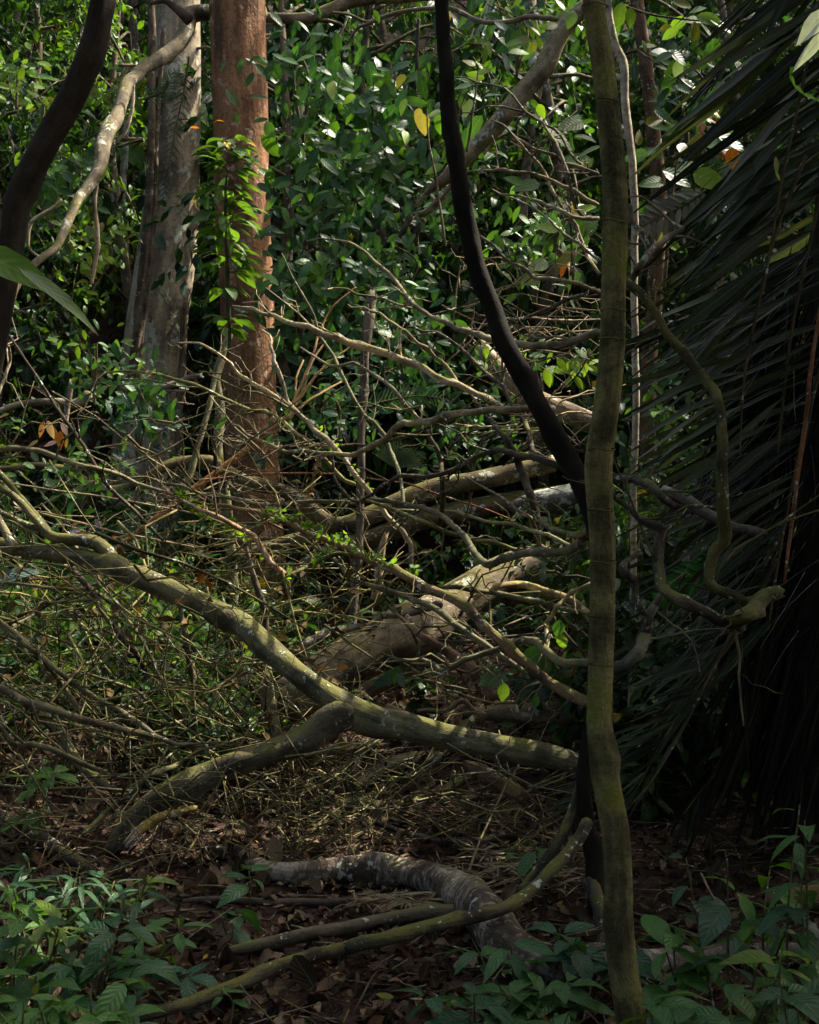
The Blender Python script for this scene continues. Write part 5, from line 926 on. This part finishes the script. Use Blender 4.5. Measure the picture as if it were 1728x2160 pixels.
leafset('silvery ribbed leaf at the left edge under the log', [(40, 1208, 8, 110, 's'), (20, 1222, 190, 60, 's')], 5.4, wr=.2, shape='lance')
leafset('green climbing leaves hanging in the branches right of centre', [(1040, 1432, 195, 62, 'g'), (1062, 1460, 265, 40, 'l'), (1125, 1385, 210, 60, 'g'), (1150, 1408, 265, 44, 'g'), (1186, 1352, 280, 36, 'l'), (1178, 1325, 260, 36, 'g'), (1130, 1478, 270, 26, 'g')], 5.5, mat='soft_leaf', wr=.75)
leafset('curled green leaf with a silver edge in front of the beige log', [(835, 1425, 250, 44, 'g'), (820, 1430, 270, 34, 'p'), (846, 1434, 300, 34, 's'), (1195, 1208, 200, 16, 's'), (800, 1440, 200, 30, 'k')], 5.6)
leafset('yellow and brown leaf under the forked log at left', [(275, 1277, 195, 40, 'y'), (292, 1282, 280, 30, 'b'), (262, 1268, 120, 20, 'l')], 5.7)
leafset('yellow leaf fallen on the litter at bottom centre', [(812, 2100, 175, 44, 'y')], 3.55, cat='leaf', name='fallen_leaf', wr=.3)
leafset('yellow leaf standing among the plants at bottom left', [(76, 2086, 70, 26, 'y'), (70, 2092, 130, 18, 'y')], 3.2, cat='leaf', name='fallen_leaf', wr=.5)
# sunlit leaf patches on the left and in the background
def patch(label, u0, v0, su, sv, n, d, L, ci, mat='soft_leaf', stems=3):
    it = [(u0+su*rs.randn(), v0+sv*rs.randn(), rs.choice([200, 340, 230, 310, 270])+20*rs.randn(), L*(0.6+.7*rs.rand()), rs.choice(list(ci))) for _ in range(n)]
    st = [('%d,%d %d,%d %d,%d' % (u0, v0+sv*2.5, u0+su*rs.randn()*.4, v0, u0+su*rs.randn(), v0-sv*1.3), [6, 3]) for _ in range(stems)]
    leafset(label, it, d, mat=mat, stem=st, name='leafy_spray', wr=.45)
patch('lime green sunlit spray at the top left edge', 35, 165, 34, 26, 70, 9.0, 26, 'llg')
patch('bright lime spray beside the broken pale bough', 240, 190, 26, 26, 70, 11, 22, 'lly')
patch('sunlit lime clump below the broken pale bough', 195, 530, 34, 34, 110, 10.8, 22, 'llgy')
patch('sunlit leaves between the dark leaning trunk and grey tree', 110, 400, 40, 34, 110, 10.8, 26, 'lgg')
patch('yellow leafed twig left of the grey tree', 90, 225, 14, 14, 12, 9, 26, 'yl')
patch('dark glossy drooping leaves before the dark leaning trunk', 150, 360, 40, 30, 60, 9.9, 34, 'kkg', 'leaf')
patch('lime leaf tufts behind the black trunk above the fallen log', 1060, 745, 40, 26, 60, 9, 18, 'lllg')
patch('pale green leaves low behind the slim tree', 1200, 775, 40, 16, 40, 8.8, 34, 'pgl')
patch('bright grass green sprays at mid left', 200, 770, 60, 34, 130, 8.6, 22, 'ggl', 'leaf')
patch('dark broad leaves hiding the foot of the grey tree', 290, 870, 50, 40, 130, 8.6, 32, 'kkgc', 'leaf')
patch('silvery green leaves below the bamboo pole', 170, 1000, 60, 30, 80, 8.4, 24, 'kgp', 'leaf')
patch('glossy leaves in the centre behind the bare branches', 700, 850, 60, 50, 140, 9.0, 28, 'kkgc', 'leaf')
patch('soft green herb layer behind the curved background log', 1000, 900, 70, 40, 170, 9.6, 22, 'gggp', 'leaf')
patch('glossy broad leaves on the bank right of the red trunk', 690, 470, 80, 50, 170, 10.0, 34, 'kgcc', 'leaf')
patch('hanging dark glossy leaves under the top bough', 640, 150, 60, 60, 130, 10.2, 36, 'kkcc', 'leaf')
patch('mid green leaves under the leaning log', 880, 420, 60, 40, 120, 10.2, 30, 'ggp', 'leaf')
patch('leaf mass left of the black trunk at mid height', 820, 560, 70, 40, 150, 9.8, 30, 'kkgc', 'leaf')
patch('leaf mass right of the black trunk at mid height', 1130, 520, 60, 50, 120, 9.4, 30, 'kgg', 'leaf')

for lb_, u_, v_, su_, sv_, n_, d_, L_, c_ in (
    ('big cool green leaves left of the black trunk near the top', 800, 240, 60, 60, 110, 10.4, 46, 'kccg'), ('broad dark leaves between red trunk and broken post', 640, 620, 60, 50, 120, 9.8, 42, 'kccg'),
    ('large drooping leaves below the hanging foliage', 700, 330, 70, 40, 110, 10.3, 48, 'kcgg'), ('bluish green leaves right of the broken post', 850, 690, 60, 40, 110, 9.5, 36, 'kccg'),
    ('big leaves high between black trunk and slim tree', 1090, 60, 70, 40, 70, 10.6, 40, 'kcgl'), ('leaf bank behind the curved background log', 870, 800, 70, 40, 130, 9.6, 30, 'kcg'),
    ('green leaves woven into the twigs at left', 110, 1290, 90, 60, 210, 6.9, 26, 'ggkl'), ('leafy growth under the forked log at left', 330, 1330, 70, 50, 160, 6.7, 24, 'ggkl'), ('low leaves behind the lower left brush', 120, 1470, 90, 60, 170, 6.3, 24, 'gkkl'),
    ('leaf sprays under the log above the dry pile', 430, 1420, 50, 50, 100, 6.6, 22, 'ggk'), ('green leaves among the twigs left of the log end', 60, 1130, 60, 40, 90, 7.6, 26, 'gkc'), ('leafy growth below the right log', 1100, 1440, 60, 40, 70, 6.7, 26, 'gkc'),
    ('leaves behind the palm and brown tree', 1450, 180, 50, 60, 90, 8.6, 40, 'kcg'), ('leaves low between the slim tree and palm', 1400, 860, 50, 70, 90, 7.4, 26, 'gkc')):
    patch(lb_, u_, v_, su_, sv_, n_, d_, L_, c_, 'leaf')

# ================================================================ sapling before the red trunk
lo = P(482, 790, 7.8); sap = thing('sapling', 'tall leafy sapling with bright green tiers standing before the red trunk', 'sapling', lo)
mb = MB(); p_, r_ = px(pts('478,370 476,400 476,440 478,520 480,600 482,660 484,720 480,760'), [3, 6, 8, 9, 9, 8], [7.8]); tube(mb, p_, r_, col=(.06, .07, .03)); part('stem', mb, M['dark'], sap, lo)
mb = MB(); st = MB()
for v, n, R in ((285, 10, 55), (305, 14, 75), (330, 14, 80), (350, 10, 60), (385, 10, 70), (410, 8, 60), (440, 12, 85), (465, 12, 80), (495, 10, 75), (530, 10, 75), (560, 8, 70), (595, 6, 50), (660, 7, 45), (680, 6, 45)):
    c = P(478+4*rs.randn(), v+14, 7.8); a = rs.rand(n)*6.28; d = unit(np.stack([np.cos(a), np.sin(a)*1.0, 0.25+0.25*rs.randn(n)], 1)); rr = R*7.8/F*(0.25+0.4*rs.rand(n))
    b = c+d*rr[:, None]*0.8; L = (34+26*rs.rand(n))*7.8/F
    for q in b: tube(st, [c, (c+q)/2+.01*rs.randn(3), q], [.0028, .002, .0015], sides=4, col=(.08, .10, .04))
    cl = np.array([.040, .088, .024])*(0.6+0.7*rs.rand(n, 1)); k = rs.rand(n) < (.25 if v < 300 else 0); cl[k] = np.array([[.28, .19, .27]])
    leaves(mb, b, unit(d+np.array([0, 0, -.25])), rup(n, .25), L, L*.45, cl, droop=.35, fold=.2)
it = np.array([P(420, 270, 7.8), P(455, 255, 7.8), P(448, 262, 7.7)]); leaves(mb, it, unit(np.array([[-1, 0, .2], [1, 0, .1], [.3, 0, .3]])), rup(3, .5), .06, .022, (.20, .07, .015), droop=.2)
part('foliage', mb, M['soft_leaf'], sap, lo); part('leaf_stalks', st, M['bark'], sap, lo)

# palm fronds farther off
def far_frond(label, rach, d, n, Lpx, ang, W=.02, pal=None, sh='lance'):
    sp = pts(rach); lo = P(*sp[0], d); o = thing('palm_frond', label, 'frond', lo); frond(o, lo, rach, [5, 2], [d], n, Lpx, ang, Wm=W, pal=PALM*1.6 if pal is None else pal, both=True); return o
def two_sided(label, rach, d, n, L, W, col, mat='palm'):
    sp = pts(rach); lo = P(*sp[0], d); o = thing('palm_frond', label, 'frond', lo); p_, r_ = px(sp, [5, 2], [d]); mb = MB(); P1, _ = tube(mb, p_, r_, col=(.10, .10, .04)); part('stalk', mb, M['bark'], o, lo)
    t = np.linspace(.05, 1, n); s = np.linspace(0, 1, len(P1)); b = np.stack([np.interp(t, s, P1[:, k]) for k in range(3)], 1); ax = unit(np.gradient(b, axis=0)); sd = unit(np.cross(ax, -FW))*np.where(np.arange(n) % 2, 1, -1)[:, None]
    mb = MB(); LL = L*d/F*np.sin(np.pi*(0.12+0.83*t))**.6; leaves(mb, b, unit(sd+ax*0.75+.06*rs.randn(n, 3)), unit(-FW+.4*UP+.2*rs.randn(n, 3)), LL, W, np.array(col)*(0.6+.8*rs.rand(n, 1)), droop=.15, fold=.4, shape='lance'); part('leaflets', mb, M[mat], o, lo); return o
two_sided('dark feathery frond hanging before the grey tree trunk', '398,120 392,170 380,230 366,300 352,370 345,410', 11.6, 40, 30, .012, (.03, .05, .03))
two_sided('small feathery frond against the grey tree top', '300,210 330,200 350,185 372,150', 11.2, 26, 34, .014, (.06, .10, .04))
two_sided('feathery frond below the broken bough', '170,300 200,285 235,300 262,330', 10.8, 26, 34, .014, (.06, .12, .04))
two_sided('pale brown dead frond right of the slim tree', '1490,400 1450,430 1400,455 1350,480', 7.0, 22, 60, .035, (.30, .26, .17), 'dry')
far_frond('blue grey frond hanging under the top bough', '1040,-20 1060,40 1050,90', 12.5, 60, [120, 110, 90], [60, 70, 80], .03, np.array([[.13, .16, .15]]))
two_sided('fern frond low behind the bare branches at right', '760,860 820,845 880,835 930,840', 8.6, 40, 40, .016, (.06, .11, .05))
two_sided('green fern frond beside the winding stem', '1540,1170 1480,1210 1430,1245 1390,1265', 4.9, 34, 60, .02, (.03, .14, .015))
lo = P(838, 985, 8.0); o = thing('fan_leaf', 'round pleated grey green fan leaf behind the centre branches', 'leaf', lo); mb = MB(); n = 26
a = np.radians(np.linspace(10, 150, n)); leaves(mb, np.tile(lo, (n, 1)), RT*np.cos(a)[:, None]+UP*np.sin(a)[:, None]-FW*.1, -FW, .20, .022, np.array([.07, .11, .08])*(0.7+.5*rs.rand(n, 1)), droop=.1, fold=.5, shape='strap'); part('blade', mb, M['leaf'], o, lo)

# near blades reaching in from the left edge
lo = P(-60, 532, 1.5); o = thing('broad_leaf', 'large close green leaf reaching in at the left edge', 'leaf', lo); mb = MB()
A_, B_ = P(-70, 520, 1.5), P(135, 612, 1.46); leaves(mb, A_[None], (B_-A_)[None], unit(UP*.6-FW*.9)[None], np.linalg.norm(B_-A_)*1.02, .042, (.08, .15, .022), droop=.1, fold=.25, shape='lance')
A_, B_ = P(40, 566, 1.47), P(212, 664, 1.42); leaves(mb, A_[None], (B_-A_)[None], unit(UP*.9-FW*.5)[None], np.linalg.norm(B_-A_)*1.05, .022, (.07, .115, .03), droop=.2, fold=.2, shape='lance'); part('blade', mb, M['plain_leaf'], o, lo)

mb = MB(); a_ = P(-70, 520, 1.5); f_ = np.array([a_[0]-.1, a_[1]+.05, 0.]); tube(mb, [a_, a_+np.array([-.06, .02, -.25]), (a_+f_)/2+np.array([-.05, 0, 0]), f_], [.003, .005, .007, .009], col=(.07, .10, .03)); part('stem', mb, M['bark'], o, lo)

# ================================================================ leafy plants in the foreground
def fplant(label, u, v, d, H, stems, n, L, wr, col, shape='oval', lean=(0, 0), var=.35, up=.15, mat='leaf', spread=.5, yel=0.0):
    """u,v: where the top of the plant shows; d distance; H height of its stems in metres"""
    top = P(u, v, d); gx, gy = top[0]-lean[0], top[1]-lean[1]; lo = np.array([gx, gy, float(ground(gx, gy))]); H = max(top[2]-lo[2], 0.05)
    o = thing('leafy_plant', label, 'plant', lo); st = MB(); fo = MB()
    for s in range(stems):
        e = top-np.array([0, 0, 0.25*H*rs.rand()])+np.array([1, 1, 0.])*spread*0.16*rs.randn(3)*(s > 0)
        m_ = (lo+e)/2+.02*rs.randn(3); tube(st, [lo-np.array([0, 0, .03]), m_, e], [.004, .0035, .002], sides=5, col=(.09, .09, .04), step=.06)
        k = n//stems; t = 1-rs.rand(k)**1.6*0.6; t = t[:, None]; b = m_*(1-np.clip((t-.5)*2, 0, 1))+e*np.clip((t-.5)*2, 0, 1)
        a = np.arange(k)*2.4+rs.rand()*6; dr = unit(np.stack([np.cos(a), np.sin(a), up+.25*rs.randn(k)], 1)); LL = L*(0.6+.6*rs.rand(k))
        c = np.array(col)*(1-var/2+var*rs.rand(k, 1))*1.0; q = rs.rand(k) < yel; c[q] = (.3, .25, .04)
        leaves(fo, b+dr*.012, dr, unit(np.array([0, 0, 1.])+.22*rs.randn(k, 3)), LL, LL*wr*(.85+.3*rs.rand(k)), c, droop=.25+.35*rs.rand(k), fold=.22, shape=shape, curl=.4)
    part('stem', st, M['bark'], o, lo); part('foliage', fo, M[mat], o, lo); return o
G1 = (.035, .10, .035); G2 = (.05, .12, .03); G3 = (.03, .075, .04); G4 = (.07, .12, .03)
RP = [('leafy plant with the upright round leaf at the right before the dark hollow', 1535, 1790, 3.3, 3, 16, .13, .45, G3), ('plant with long glossy leaves at the right edge, tallest there', 1700, 1600, 3.1, 2, 16, .14, .32, G2), ('dark plant below the tall one at the right edge', 1690, 1700, 3.2, 2, 14, .12, .34, G3),
      ('broad leaved plant before the scaly log at far right', 1600, 1930, 3.0, 3, 24, .13, .42, G2), ('plant with fresh lime leaves at the right edge', 1700, 1960, 2.9, 2, 14, .11, .45, G4), ('plant left of the slim tree foot above the scaly log', 1180, 1945, 3.7, 3, 18, .12, .5, G3), ('plant with three long blue green leaves before the curved log end', 1075, 1945, 3.45, 2, 12, .13, .33, G1),
      ('dense plant just left of the slim tree at the bottom', 1150, 2060, 3.3, 4, 34, .12, .4, G2), ('low plant at the bottom centre right', 1000, 2060, 3.1, 3, 16, .12, .36, G1), ('leafy plant at the bottom right of the slim tree', 1420, 1960, 3.4, 3, 24, .14, .4, G1), ('olive tinted plant over the scaly log', 1480, 2040, 2.8, 3, 24, .13, .36, G4),
      ('dark plant at the bottom right corner', 1680, 2070, 2.6, 3, 20, .12, .45, G3), ('plant at the very bottom right of centre', 1060, 2130, 2.75, 3, 20, .10, .4, G2), ('small plant behind the bottom right slim tree foot', 1410, 2080, 3.15, 2, 14, .11, .4, G1), ('shadowed plant deep at lower right by the scaly log', 1330, 2000, 3.6, 3, 18, .12, .42, G3), ('small plant in litter near the pole top', 1130, 1775, 4.5, 2, 9, .11, .4, G1), ('wide leaved plant at the bottom between slim tree and corner', 1560, 2110, 2.6, 3, 18, .12, .4, G1)]
RP += [('leafy plant at the bottom edge beside the slim tree foot', 1440, 2120, 2.75, 3, 22, .12, .4, G1), ('bushy plant filling the right side under the tall one', 1640, 1830, 3.4, 3, 26, .11, .4, G2), ('broad plant at the bottom edge left of the slim tree', 1200, 2120, 2.9, 3, 22, .12, .42, G1), ('bushy dark plant right of centre at the bottom', 940, 2120, 3.0, 2, 14, .10, .4, G1)]
LX = [('thick leafy plant at lower left between the corner and the pole', 240, 1985, 3.3, 4, 30, .11, .4, G1, 'oval'), ('spreading plant at the left edge under the long bladed ones', 40, 1930, 3.2, 4, 34, .12, .38, G2, 'oval'), ('narrow leaved plant by the splintered stub', 210, 1850, 4.0, 3, 24, .14, .18, G3, 'lance'), ('small leaved plant beside the half buried stick', 300, 1960, 3.7, 3, 20, .08, .42, G1, 'oval'), ('leafy clump at the bottom edge left of the long pole', 160, 2110, 2.8, 4, 30, .10, .4, G1, 'oval')]
for lb, u, v, d, s, n, L, w, c in RP: fplant(lb, u, v, d, 0, s, n, L, w, c, yel=.001)
LP_ = [('narrow leaved plant at the left edge above the others', 60, 1790, 3.9, 4, 34, .16, .16, G3, 'lance'), ('long bladed plant before the dark rough log', 160, 1830, 3.9, 4, 34, .18, .15, G3, 'lance'), ('bamboo like plant at the left edge with drooping leaves', 20, 1870, 3.5, 4, 30, .16, .2, G2, 'lance'), ('plant with hanging olive leaves at lower left', 110, 1900, 3.4, 3, 22, .15, .22, G4, 'lance'),
       ('small bright seedlings below the splintered stub', 300, 1828, 4.2, 3, 16, .09, .38, G4, 'oval'), ('broad leaved plant at left with an upright leaf', 160, 1965, 3.2, 3, 20, .13, .42, G1, 'oval'), ('spotted leaved plant at the far left edge', 25, 1980, 3.1, 3, 22, .12, .42, G1, 'oval'), ('dense low plant in the bottom left corner', 50, 2080, 2.8, 5, 44, .11, .4, G2, 'oval'),
       ('plant with dark green leaves right of the left corner', 190, 2050, 2.9, 3, 24, .12, .4, G1, 'oval'), ('seedling standing alone in the litter left of centre', 395, 2050, 3.5, 2, 9, .10, .42, G1, 'oval'), ('tiny seedling beside the short dark pole', 375, 1935, 3.9, 2, 9, .09, .4, G2, 'oval'), ('leaf pair hanging over the curved log left end', 525, 1830, 4.4, 1, 5, .12, .45, G1, 'oval'),
       ('single plant under the curved log with flat leaves', 500, 1905, 4.0, 2, 7, .11, .45, G1, 'oval'), ('low creeping plant at the bottom left edge of the path', 280, 2130, 2.8, 3, 16, .11, .38, G1, 'oval'), ('yellowing plant in the bottom left corner', 110, 2130, 2.7, 4, 26, .10, .4, G4, 'oval'), ('leafy tuft beneath the twig tangle at the left edge', 60, 1620, 4.7, 4, 36, .10, .4, G2, 'oval'),
       ('tiny seedling on the path at bottom centre', 470, 2085, 3.3, 1, 5, .06, .4, G1, 'oval'), ('tiny seedling behind the short dark pole', 745, 1935, 4.2, 1, 6, .07, .4, G1, 'oval')]
for lb, u, v, d, s, n, L, w, c, sh in LP_+LX: fplant(lb, u, v, d, 0, s, n, L, w, c, sh, yel=.001)
mb = MB(); p_, r_ = px(pts('1478,1842 1500,1885 1522,1920 1540,1952'), [5, 5, 4], [3.4]); tube(mb, p_, r_, col=(.28, .18, .14)); single('dry_stalk', mb, M['bark'], 'thin pinkish dead stalk leaning at the lower right', 'stalk', origin=p_[-1])

settle_labels()
for o in COL.objects:
    if '_lo' in o: del o['_lo']
